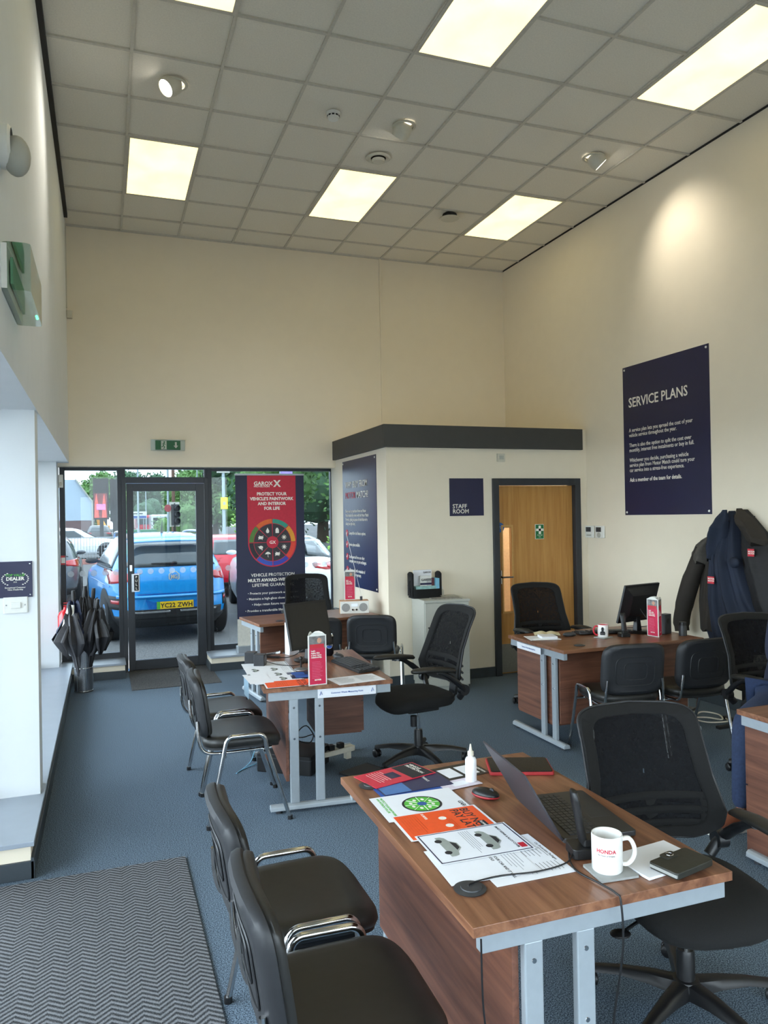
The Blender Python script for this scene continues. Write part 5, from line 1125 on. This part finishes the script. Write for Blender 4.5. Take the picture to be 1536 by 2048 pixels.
def car(name, label, loc, heading, paint, L=4.3, Wd=1.81, H=1.60, levels=None, detail=False, plate=None, rail=True, cat='car'):
    t = thing(name, label, cat, (loc[0], loc[1], GZ), heading)
    h0 = Wd/2; q = H/1.60
    LV = levels or [(.24, .12, L-.14, .86), (.34, .04, L-.05, .965), (.50, .0, L, 1.0), (.72, .01, L-.02, 1.0), (.88, .03, L-.08, .985), (.97, .06, L-.45, .95), (1.04, .10, L-1.05, .915), (1.12, .15, L-1.32, .875), (1.28, .30, L-1.58, .80), (1.44, .47, L-1.86, .715), (1.52, .60, L-2.1, .64), (1.565, .80, L-2.3, .52), (1.585, 1.1, L-2.6, .33)]
    LV = [(z*q, a, b_, h0*w) for z, a, b_, w in LV]
    def lev(z):
        for a, b_ in zip(LV, LV[1:]):
            if z <= b_[0]:
                u = max(0, (z-a[0])/(b_[0]-a[0])); return [a[i]+(b_[i]-a[i])*u for i in (1, 2, 3)]
        return list(LV[-1][1:])
    n_ = 5.0
    def rx(y, z, off=0):
        xr, xf, w = lev(z); k = min(.999, abs(y)/w); return (xr+xf)/2 - (xf-xr)/2*(1-k**n_)**(1/n_) - off
    def sy(x, z, off=0):
        xr, xf, w = lev(z); k = min(.999, abs(x-(xr+xf)/2)/((xf-xr)/2)); return w*(1-k**n_)**(1/n_) + off
    def outline(z, N=72):
        xr, xf, w = lev(z); return [((xr+xf)/2 + x, y, z) for x, y in superell((xf-xr)/2, w, n_, N)]
    zs = []
    for a, b_ in zip(LV, LV[1:]):
        for k in range(3): zs.append(a[0]+(b_[0]-a[0])*k/3)
    zs.append(LV[-1][0])
    MB().loft([outline(z) for z in zs]).build('body', paint, t, smooth=50)
    def rear_patch(z0, z1, ya, yb, off=.008, nu=16, nv=6): return lambda i, j: (lambda z: (lambda y: (rx(y, z, off), y, z))((ya(z)+(yb(z)-ya(z))*i)))(z0+(z1-z0)*j)
    RP = lambda z0, z1, ya, yb, m, nm, off=.008, par=None, nu=16, nv=6: MB().grid(rear_patch(z0*q, z1*q, ya, yb, off), nu, nv).build(nm, m, par or t, smooth=60, solid=.006)
    RP(1.10, 1.46, lambda z: -lev(z)[2]*.80, lambda z: lev(z)[2]*.80, m_cglass, 'rear_window')
    for s_ in (-1, 1):
        xs0, xs1 = .62, L-1.75
        MB().grid(lambda i, j: (lambda z, x: (x, s_*sy(x, z, .006), z))((1.07+.37*j)*q, (xs0+.05*j) + (xs1-.55*j-xs0)*i), 16, 6).build('side_window', m_cglass, t, smooth=60, solid=.004)
        MB().grid(lambda i, j: (lambda z: (lev(z)[1]-.12-.0*j, 0, 0))(1), 1, 1).b.free()
        # tail lamps wrap round the corner
        MB().grid(lambda i, j: (lambda y, z: (rx(y, z, .012), y, z))(s_*lev(.95*q)[2]*(.60+.375*i), (.955+(-.10+.20*j)*(.25+.75*i)+.02*(1-i))*q), 14, 5).build('tail_lamp', m_tail, t, smooth=60, solid=.01)
        MB().grid(lambda i, j: (.10+.30*i, s_*sy(.10+.30*i, (.90+.12*j)*q, .008), (.90+.12*j)*q - .02*i), 8, 3).build('tail_lamp', m_tail, t, smooth=60, solid=.008)
        for wx_ in (.80, L-.85):
            yw = s_*(h0-.115)
            w = MB().lathe([(.20, -.10), (.30, -.105), (.335, -.08), (.34, 0), (.335, .08), (.30, .105), (.20, .10), (.20, -.10)], 36, Matrix.Translation((wx_, yw, .34)) @ Matrix.Rotation(PI/2, 4, 'X'), caps=False).build('wheel', m_tyre, t, smooth=40)
            rm = MB(); T = Matrix.Translation((wx_, yw+s_*.07, .34)) @ Matrix.Rotation(-s_*PI/2, 4, 'X')
            rm.lathe([(.235, -.02), (.235, .025), (.205, .022), (.20, -.03)], 32, T, caps=False).lathe([(.001, .03), (.05, .028), (.05, -.02)], 20, T, caps=False)
            for k in range(5):
                for dd in (-.12, .12): rm.box(.04, .215, -.011, .011, .0, .02, T @ Matrix.Rotation(2*PI*k/5+dd, 4, 'Z'))
            rm.build('alloy_wheel', m_rim, w, smooth=35)
            MB().lathe([(.03, -.02), (.205, -.02)], 24, T, caps=False).build('brake_disc', m_trimc, w)
            # arch: dark ring following the body side
            MB().loft([[(wx_+r*math.cos(a*PI/18), s_*(sy(wx_+r*math.cos(a*PI/18), max(.26, .36+r*math.sin(a*PI/18)), .006)), .36+r*math.sin(a*PI/18)) for a in range(-2, 21)] for r in (.05, .25, .36, .42)], closed=False, caps=False).build('wheel_arch', m_trimc, t, smooth=60)
        MB().ell((L-1.55, s_*(h0*.93+.03), 1.10*q), (.05, .11, .05)).build('door_mirror', paint if not detail else m_trimc, t, smooth=60)
        if rail: MB().tube(smooth_path([(.75, s_*.56, 1.50*q), (.85, s_*.57, 1.585*q), (1.6, s_*.58, 1.60*q), (2.1, s_*.57, 1.575*q), (2.25, s_*.56, 1.52*q)], 4), .018, 8).build('roof_rail', M('rail_silver', S(160,170,180), .3, .5), t, smooth=60)
    MB().grid(lambda i, j: (lambda z: (lev(z)[1] - .035*0 + .004, (i*2-1)*lev(z)[2]*.82, z))((1.10+.36*j)*q), 12, 6).build('windscreen', m_cglass, t, smooth=60, solid=.004)
    bz = .46*q
    RP(.235, .40, lambda z: -lev(z)[2]*.985, lambda z: lev(z)[2]*.985, m_trimc, 'lower_bumper', .012, nu=30)
    p = MB().box(-.26, .26, -.006, 0, -.055, .055, Matrix.Translation((rx(0, .56*q, .014), 0, .55*q)) @ Matrix.Rotation(-PI/2, 4, 'Z')).build('number_plate', M('plate_yellow', S(244, 200, 30), .5) if plate else m_white, t)
    PT = Matrix.Translation((rx(0, .56*q, .014), 0, .55*q)) @ Matrix.Rotation(-PI/2, 4, 'Z')
    if plate:
        MB().box(-.26, -.215, -.0075, -.006, -.055, .055, PT).build('green_flash', m_green, p); text(plate, .088, m_inkd, p, PT @ at(.02, -.0078, -.031), align='CENTER', bold=.02, spacing=1.05)
    if detail:
        # tailgate crease, bumper step, chrome strips, reflectors, wiper, badge, aerial, spoiler
        RP(.705, .725, lambda z: -.52, lambda z: .52, M('crease_dark_blue', S(12, 84, 160), .4), 'tailgate_edge', .010)
        MB().grid(lambda i, j: (lambda y: (rx(y, .62, .03*math.sin(PI*j)), y, .655+.05*j - .0*abs(y)))(-.78+1.56*i), 24, 4).build('bumper_shoulder', paint, t, smooth=60, solid=.01)
        RP(.45, .475, lambda z: -.62, lambda z: -.07, m_chrome, 'exhaust_trim', .028); RP(.45, .475, lambda z: .07, lambda z: .62, m_chrome, 'exhaust_trim', .028)
        RP(.36, .50, lambda z: -.70, lambda z: .70, m_trimc, 'diffuser', .018)
        MB().poly([(rx(0, .6, .010), y, z) for y, z in ((-.42, .65), (-.30, .60), (.30, .60), (.42, .65), (.36, .49), (-.36, .49))], (-.002, 0, 0)).build('plate_recess', M('recess_blue', S(16, 104, 190), .35, coat=.5), t)
        for s_ in (-1, 1):
            MB().grid(lambda i, j: (lambda y, z: (rx(y, z, .012), y, z))(s_*(.74+.13*i), .50+.19*j), 8, 4).build('corner_vent', m_trimc, t, smooth=60, solid=.006)
            MB().grid(lambda i, j: (lambda y, z: (rx(y, z, .020), y, z))(s_*(.75+.09*i), .58+.05*j), 6, 2).build('reflector', m_tail, t, smooth=60, solid=.006)
        sp_ = MB().grid(lambda i, j: (lambda y: (.42 - .13*j + .10*abs(y)**2, y, 1.50-.035*j-.05*y*y))((i*2-1)*.60), 16, 4).build('roof_spoiler', paint, t, smooth=60, solid=.02)
        MB().tube([(rx(-.02, 1.14, .03), -.02, 1.14), (rx(.30, 1.15, .03), .30, 1.15)], [.022, .010], 8).ell((rx(-.02, 1.14, .03), -.03, 1.15), (.03, .04, .025)).build('rear_wiper', m_plas, t, smooth=60)
        o8 = [(.105*math.cos(PI/8+a*PI/4)*.72, .105*math.sin(PI/8+a*PI/4)*.72) for a in range(8)]
        BT_ = Matrix.Translation((rx(0, .96, .012), 0, .955)) @ Matrix.Rotation(-PI/2, 4, 'Z')
        bb = MB(); bb.tube([BT_ @ Vector((x, 0, z)) for x, z in o8], .008, 6, closed=True); bd = bb.build('badge', m_offw, t, smooth=60)
        text('MG', .085, m_offw, bd, BT_ @ at(0, -.004, -.03), align='CENTER', bold=.02, xs=.75, ext=.004)
        MB().tube([(.98, 0, 1.56), (1.02, 0, 1.62), (.93, 0, 1.78)], [.03, .012, .004], 8).build('aerial', m_plas, t, smooth=60)
        for s_ in (-1, 1):
            MB().tube([(x, s_*(sy(x, .80, .002)), .80+.04*math.sin(x)) for x in (.5, 1.0, 1.6, 2.2, 2.8)], .006, 6).build('side_crease', MATS['recess_blue'], t, smooth=60)
            MB().tube([(x, s_*(sy(x, 1.055, .006)), 1.055) for x in (.6, 1.2, 1.8, 2.4)], .010, 6).build('window_trim', m_trimc, t, smooth=60)
    return t
m_blu = paintm('paint_bright_blue', S(14, 146, 226), .8)
car('car', 'bright blue hatchback parked facing away right outside the glass door', (.95, 11.35), math.radians(96), m_blu, detail=True, plate='YC22 ZWH')
low = [(.20, .14, 4.5, .86), (.34, .05, 4.62, .965), (.50, .0, 4.66, 1.0), (.72, .02, 4.64, 1.0), (.86, .05, 4.52, .98), (.96, .12, 4.1, .95), (1.02, .35, 3.5, .90), (1.10, .62, 3.2, .86), (1.24, .95, 2.95, .78), (1.36, 1.3, 2.7, .70), (1.43, 1.65, 2.4, .56), (1.45, 1.9, 2.2, .40)]
car('car', 'white saloon parked behind the roller banner with its rear toward the window', (2.97, 12.2), math.radians(84), paintm('paint_white', S(226, 230, 234)), L=4.66, Wd=1.86, H=1.6, levels=low, rail=False)
car('car', 'red hatchback parked to the right of the bright blue car', (2.95, 17.2), math.radians(98), paintm('paint_red', S(200, 24, 48)), L=4.2, H=1.42, rail=True)
car('car', 'dark grey car at the far left of the window beyond the umbrella stand', (-1.36, 17.2), math.radians(91), paintm('paint_dark_grey', S(78, 84, 92)), L=4.2, H=1.5, rail=False)
car('car', 'pale car with a red lamp behind the dark grey car', (-2.75, 25.5), math.radians(90), paintm('paint_silver', S(190, 196, 200)), L=4.3, H=1.6)
car('car', 'white car parked side on behind the railings', (-3.6, 38.5), math.radians(4), paintm('paint_white', S(226, 230, 234)), L=4.5, H=1.5, rail=False)
car('car', 'dark car parked near the orange digger', (-.35, 57), math.radians(90), paintm('paint_black', S(44, 46, 50)), H=1.5, rail=False)
# vans
def van(label, x, y, m):
    t = thing('van', label, 'van', (x, y, GZ), 0); b = MB().rbox(-.95, .95, 0, 4.6, .35, 2.3, .2, bev=.12); b.build('body', m, t, smooth=40)
    MB().box(-.78, .78, -.012, 0, 1.35, 2.0).build('windscreen', m_cglass, t); MB().box(-.85, -.6, -.02, 0, .8, 1.0).box(.6, .85, -.02, 0, .8, 1.0).build('headlamp', m_letter, t); MB().box(-.9, .9, -.02, .1, .38, .6).build('bumper', m_trimc, t)
    for s_ in (-1, 1):
        for yy in (.9, 3.7): MB().lathe([(.001, -.1), (.34, -.1), (.34, .1), (.001, .1)], 20, Matrix.Translation((s_*.85, yy, .34)) @ Matrix.Rotation(PI/2, 4, 'Y')).build('wheel', m_tyre, t)
van('small white van far down the road', 5.1, 74, paintm('paint_white', S(226,230,234))); van('red van left of the white van down the road', 3.9, 80, paintm('paint_red', S(200,24,48)))
# railings
t = thing('metal_railing', 'grey metal railings beyond the parked cars', 'railing', (-4.0, 34.5, GZ), 0)
RL = 5.3
MB().box(0, RL, -.02, .02, 1.06, 1.10).box(0, RL, -.02, .02, .12, .16).build('rails', m_grey, t)
for k in range(46): MB().box(k*RL/45-.009, k*RL/45+.009, -.01, .01, .12, 1.08).build('upright', m_grey, t)
tag(MB().box(-1.4, .6, 33.6, 33.9, GZ, .12).build('barrier_board', M('red_white_board', S(176, 120, 110), .7, var=.4, scale=3)), 'low red and white barrier board lying in front of the railings', 'barrier')
# grey gabled building
t = thing('industrial_building', 'pale gabled industrial building behind the car park', 'building', (0, 70, GZ), 0)
MB().poly([(-9, 0, 1.85), (-1.0, 0, 1.85), (-1.0, 0, 3.65), (-2.2, 0, 5.35), (-9, 0, 5.5)], (0, 22, 0)).build('cladding', M('blue_grey_cladding', S(176, 192, 208), .6, var=.05, scale=1.2, stretch=(4, 1, .2)), t)
MB().box(-8.98, -1.02, .02, 21.9, 0, 1.85).build('brick_base', M('dark_brick', S(120, 100, 100), .9, var=.15, scale=5), t)
MB().poly([(-.9, -.25, 3.55), (-2.2, -.25, 5.42), (-2.3, -.25, 5.42), (-1.0, -.25, 3.5)], (0, 22.5, 0)).build('roof_edge', m_cab, t); MB().tube([(-.93, -.1, 3.6), (-.93, -.1, 0)], .07, 8).build('downpipe', m_cab, t)
# billboard
t = thing('billboard', 'tall black billboard with a glowing red poster', 'billboard', (-.12, 40, GZ), math.radians(-8))
MB().box(-.36, .36, -.1, .1, 1.85, 3.88).build('display_case', m_black, t)
MB().box(-.31, .30, -.12, -.1, 1.93, 3.15).build('poster', M('poster_dark_red', S(120, 56, 56), .5, var=.5, scale=3), t)
for x in (-.2, .16): MB().poly([(x-.11, -.125, 1.95), (x+.11, -.125, 1.95), (x+.07, -.125, 2.7), (x, -.125, 3.15), (x-.07, -.125, 2.7)], (0, -.01, 0)).build('poster_flame', M('poster_orange_red', S(232, 96, 84), .5), t)
MB().box(-.2, .22, -.15, -.135, 2.33, 2.62).build('poster_panel', M('poster_pink', S(220, 130, 190), .5, var=.35, scale=9), t)
MB().box(-.07, .09, -.08, .08, 0, 1.85).build('post', m_black, t)
t = thing('advertising_frame', 'black steel back frame standing right of the red poster', 'billboard', (.72, 41, GZ), 0)
MB().box(-.42, .36, -.06, .06, 1.75, 3.9).box(-.30, .12, -.1, .1, 0, 1.75).build('panel', m_black, t)
for k in range(4): MB().box(-.38+.22*k, -.35+.22*k, -.1, -.06, 1.8, 3.85).build('rib', m_plasg, t)
t = thing('site_container', 'dark green container behind the black billboard posts', 'container', (1.9, 56, GZ), 0); MB().box(-1.0, 1.6, 0, 3, 0, 1.05).build('box', M('container_green', S(34, 96, 66), .6, var=.1, scale=3), t); MB().box(-1.02, 1.62, -.02, 3.02, .95, 1.1).build('lid', M('container_green_light', S(52, 124, 88), .6), t)
t = thing('digger', 'yellow orange digger beside the pale building', 'digger', (-.05, 66, GZ), 0); MB().rbox(-.4, .5, -.6, .8, .5, 1.4, .1).build('engine_body', M('digger_orange', S(240, 160, 40), .5), t); MB().box(-.3, .3, -.5, .5, 1.4, 2.3).build('cab', m_cglass, t); MB().tube([(-.3, -.5, 1.2), (-.5, -1.2, 2.6), (.1, -1.6, 1.4)], .12, 8).build('arm', MATS['digger_orange'], t); MB().rbox(-.5, .6, -.8, 1.0, .0, .5, .2).build('tracks', m_trimc, t)
# poles
def pole(label, x, y, h, r, m, extra=None, name='lamp_post', cat='lamp post'):
    t = thing(name, label, cat, (x, y, GZ)); MB().lathe([(r*1.3, 0), (r*1.25, h*.15), (r, h*.16), (r*.7, h)], 12).build('shaft', m, t, smooth=40)
    if extra == 'lamp': MB().tube([(0, 0, h), (0, 0, h+.3), (.5, -.3, h+.5)], .04, 6).build('arm', m, t); MB().ell((.7, -.4, h+.5), (.3, .14, .08)).build('lantern', m_cab, t)
    return t
m_pole = M('galvanised_pole', S(158, 172, 178), .5, .3)
t = pole('tall silver pole with a yellow notice right of the glass door', 5.45, 37, 8, .085, m_pole, name='camera_pole', cat='pole')
MB().box(-.17, .17, -.16, -.12, 2.25, 2.82).build('yellow_notice', M('notice_yellow', S(240, 226, 50), .5), t); MB().box(-.06, .06, -.17, -.16, 2.45, 2.6).build('notice_symbol', m_cab, t); MB().box(-.3, .3, -.1, .1, 4.0, 4.12).build('camera_bracket', m_cab, t)
pole('thin lamp post seen above the left of the glass door', 1.95, 48, 8, .06, m_pole, 'lamp'); pole('lamp post seen beside the brown wooden pole', 4.62, 60, 9, .09, m_pole, 'lamp')
pole('brown wooden utility pole beyond the traffic light', 4.35, 52, 9, .12, M('wood_pole_brown', S(108, 82, 70), .9, var=.2, scale=3), name='utility_pole', cat='pole')
pole('thin pale post in the middle distance of the glass door', 3.2, 64, 4.6, .05, m_pole, name='sign_post', cat='pole'); pole('thin lamp post seen by the right side of the glass door', 6.6, 58, 7, .06, m_pole, 'lamp')
t = thing('traffic_light', 'traffic light on a dark post seen through the glass door', 'traffic light', (2.92, 34, GZ), math.radians(25))
MB().cyl(0, .1, 0, 2.5, .05, 12).build('post', m_black, t); MB().rbox(-.17, .17, -.08, .08, 1.55, 2.45, .04).build('head', m_plasg, t); MB().box(-.24, .24, .06, .08, 1.48, 2.55).build('backing_board', m_cab, t)
for k in range(3): MB().lathe([(.11, 0), (.12, .16)], 16, Matrix.Translation((0, -.08, 1.72+.28*k)) @ UPR, caps=False).build('visor', m_plasg, t)
MB().lathe([(.16, 0), (.16, .02)], 20, Matrix.Translation((-.38, -.02, 2.28)) @ UPR).build('round_road_sign', M('sign_rust_red', S(150, 70, 74), .6), t)
t = thing('direction_sign', 'white and blue direction sign at the left of the glass door view', 'road sign', (2.55, 60, GZ)); MB().box(-.5, .5, 0, .05, 1.9, 2.05+.4).build('board', m_white, t); MB().box(-.46, .46, -.02, 0, 1.94, 2.12).build('blue_band', m_blue, t); MB().box(-.46, .2, -.02, 0, 2.25, 2.32).build('text_bar', m_inkd, t); MB().box(-.3, -.24, .05, .1, 0, 2.4).box(.24, .3, .05, .1, 0, 2.4).build('leg', m_pole, t)
t = thing('feather_flag', 'purple and white feather flag above the roller banner', 'flag', (6.9, 31, GZ)); MB().cyl(0, 0, 0, 5.4, .03, 8).build('pole', m_pole, t); MB().grid(lambda i, j: (.55*i*(1-.25*j), .05*math.sin(5*j), 3.5+1.8*j), 4, 12).build('flag_cloth', M('flag_purple', S(150, 130, 200), .7, var=.3, scale=3), t, solid=.01)
# trees
m_bark = M('bark', S(84, 72, 60), .95, var=.2); m_leaves = [M('leaf_%s' % a, c, .7, var=.35, scale=1.2) for a, c in (('mid', S(96, 134, 72)), ('dark', S(62, 96, 66)), ('light', S(134, 172, 82)))]
def tree(label, x, y, h, r, m, seed, trunk=True, flat=1.0, name='tree', cat='tree', n=3600, leaf=.30):
    rnd = random.Random(seed); t = thing(name, label, cat, (x, y, GZ), 0, 'trees and bushes beyond the road')
    b = MB(); blobs = []
    for k in range(13):
        a = rnd.uniform(0, 2*PI); rr = rnd.uniform(0, .7)*r; z = h*(.26 if trunk else .12) + rnd.uniform(0, .66 if trunk else .7)*h
        blobs.append((rr*math.cos(a), rr*math.sin(a)*.8, z, r*rnd.uniform(.38, .6)))
    for k in range(n):
        cx_, cy_, cz_, br_ = blobs[k % 13]; d = Vector((rnd.gauss(0, 1), rnd.gauss(0, 1), rnd.gauss(0, 1))).normalized()*br_*rnd.uniform(.72, 1.05)
        c = Vector((cx_, cy_, cz_)) + Vector((d.x, d.y, d.z*flat)); c.z = max(.1, c.z)
        u = Vector((rnd.gauss(0, 1), rnd.gauss(0, 1), rnd.gauss(0, 1))).normalized(); v = u.orthogonal().normalized(); s_ = leaf*rnd.uniform(.6, 1.2)
        vs = [b.b.verts.new(c + u*s_*p + v*s_*q_) for p, q_ in ((-.5, 0), (0, -.32), (.5, 0), (0, .32))]; b.b.faces.new(vs)
    for cx_, cy_, cz_, br_ in blobs: b.ell((cx_, cy_, cz_), (br_*.78, br_*.78, br_*.78*flat), 10, 7)
    me = bpy.data.meshes.new('crown'); b.b.to_mesh(me); b.b.free(); me.materials.append(m); o = bpy.data.objects.new('foliage', me); link(o, t)
    if trunk: MB().tube([(0, 0, 0), (.05, 0, h*.3), (0, .1, h*.62)], [r*.10, r*.07, r*.04], 8).build('trunk', m_bark, t, smooth=60)
    return t
TR = [(-.4, 95, 7.2, 3.0, 0, 'rounded tree between the pale building and the billboard'), (4.2, 110, 8, 4.0, 1, 'dark tree at the left of the glass door view'), (7.8, 118, 7.4, 4.0, 1, 'low tree in the gap at the centre of the glass door view'), (10.5, 100, 8.2, 3.8, 0, 'bushy tree at the centre right of the glass door view'),
      (9.8, 72, 7.2, 3.4, 0, 'tall tree on the right side of the glass door view'), (11.2, 60, 9.5, 4.2, 1, 'large tree rising above the door frame on the right'), (10.2, 45, 8.5, 3.5, 0, 'tree with pale green leaves left of the roller banner'), (14.6, 52, 11, 4.6, 1, 'very tall dark tree behind the roller banner'),
      (13.6, 40, 9.5, 4.0, 0, 'dense green tree right of the roller banner top'), (23.5, 54, 13, 5.0, 1, 'tallest tree at the right edge of the front window')]
for i, (x, y, h, r, mi, lab) in enumerate(TR): tree(lab, x, y, h, r, m_leaves[mi], 10+i, leaf=.34 if y < 70 else .5)
BU = [(11.6, 33, 3.6, 2.0, 2, 'light green bush right of the roller banner above the white car'), (8.4, 41, 3.4, 2.2, 2, 'light green bush left of the roller banner'), (5.9, 62, 2.8, 2.2, 0, 'bush beside the road behind the traffic light'), (6.9, 66, 2.6, 1.5, 0, 'bush behind the right side of the blue car'), (4.6, 88, 4.0, 2.4, 1, 'dark hedge behind the black billboard frame'), (16, 36, 5, 2.6, 0, 'bush at the right edge of the front window')]
for i, (x, y, h, r, mi, lab) in enumerate(BU): tree(lab, x, y, h, r, m_leaves[mi], 40+i, trunk=False, name='bush', cat='bush', n=1800, leaf=.22)
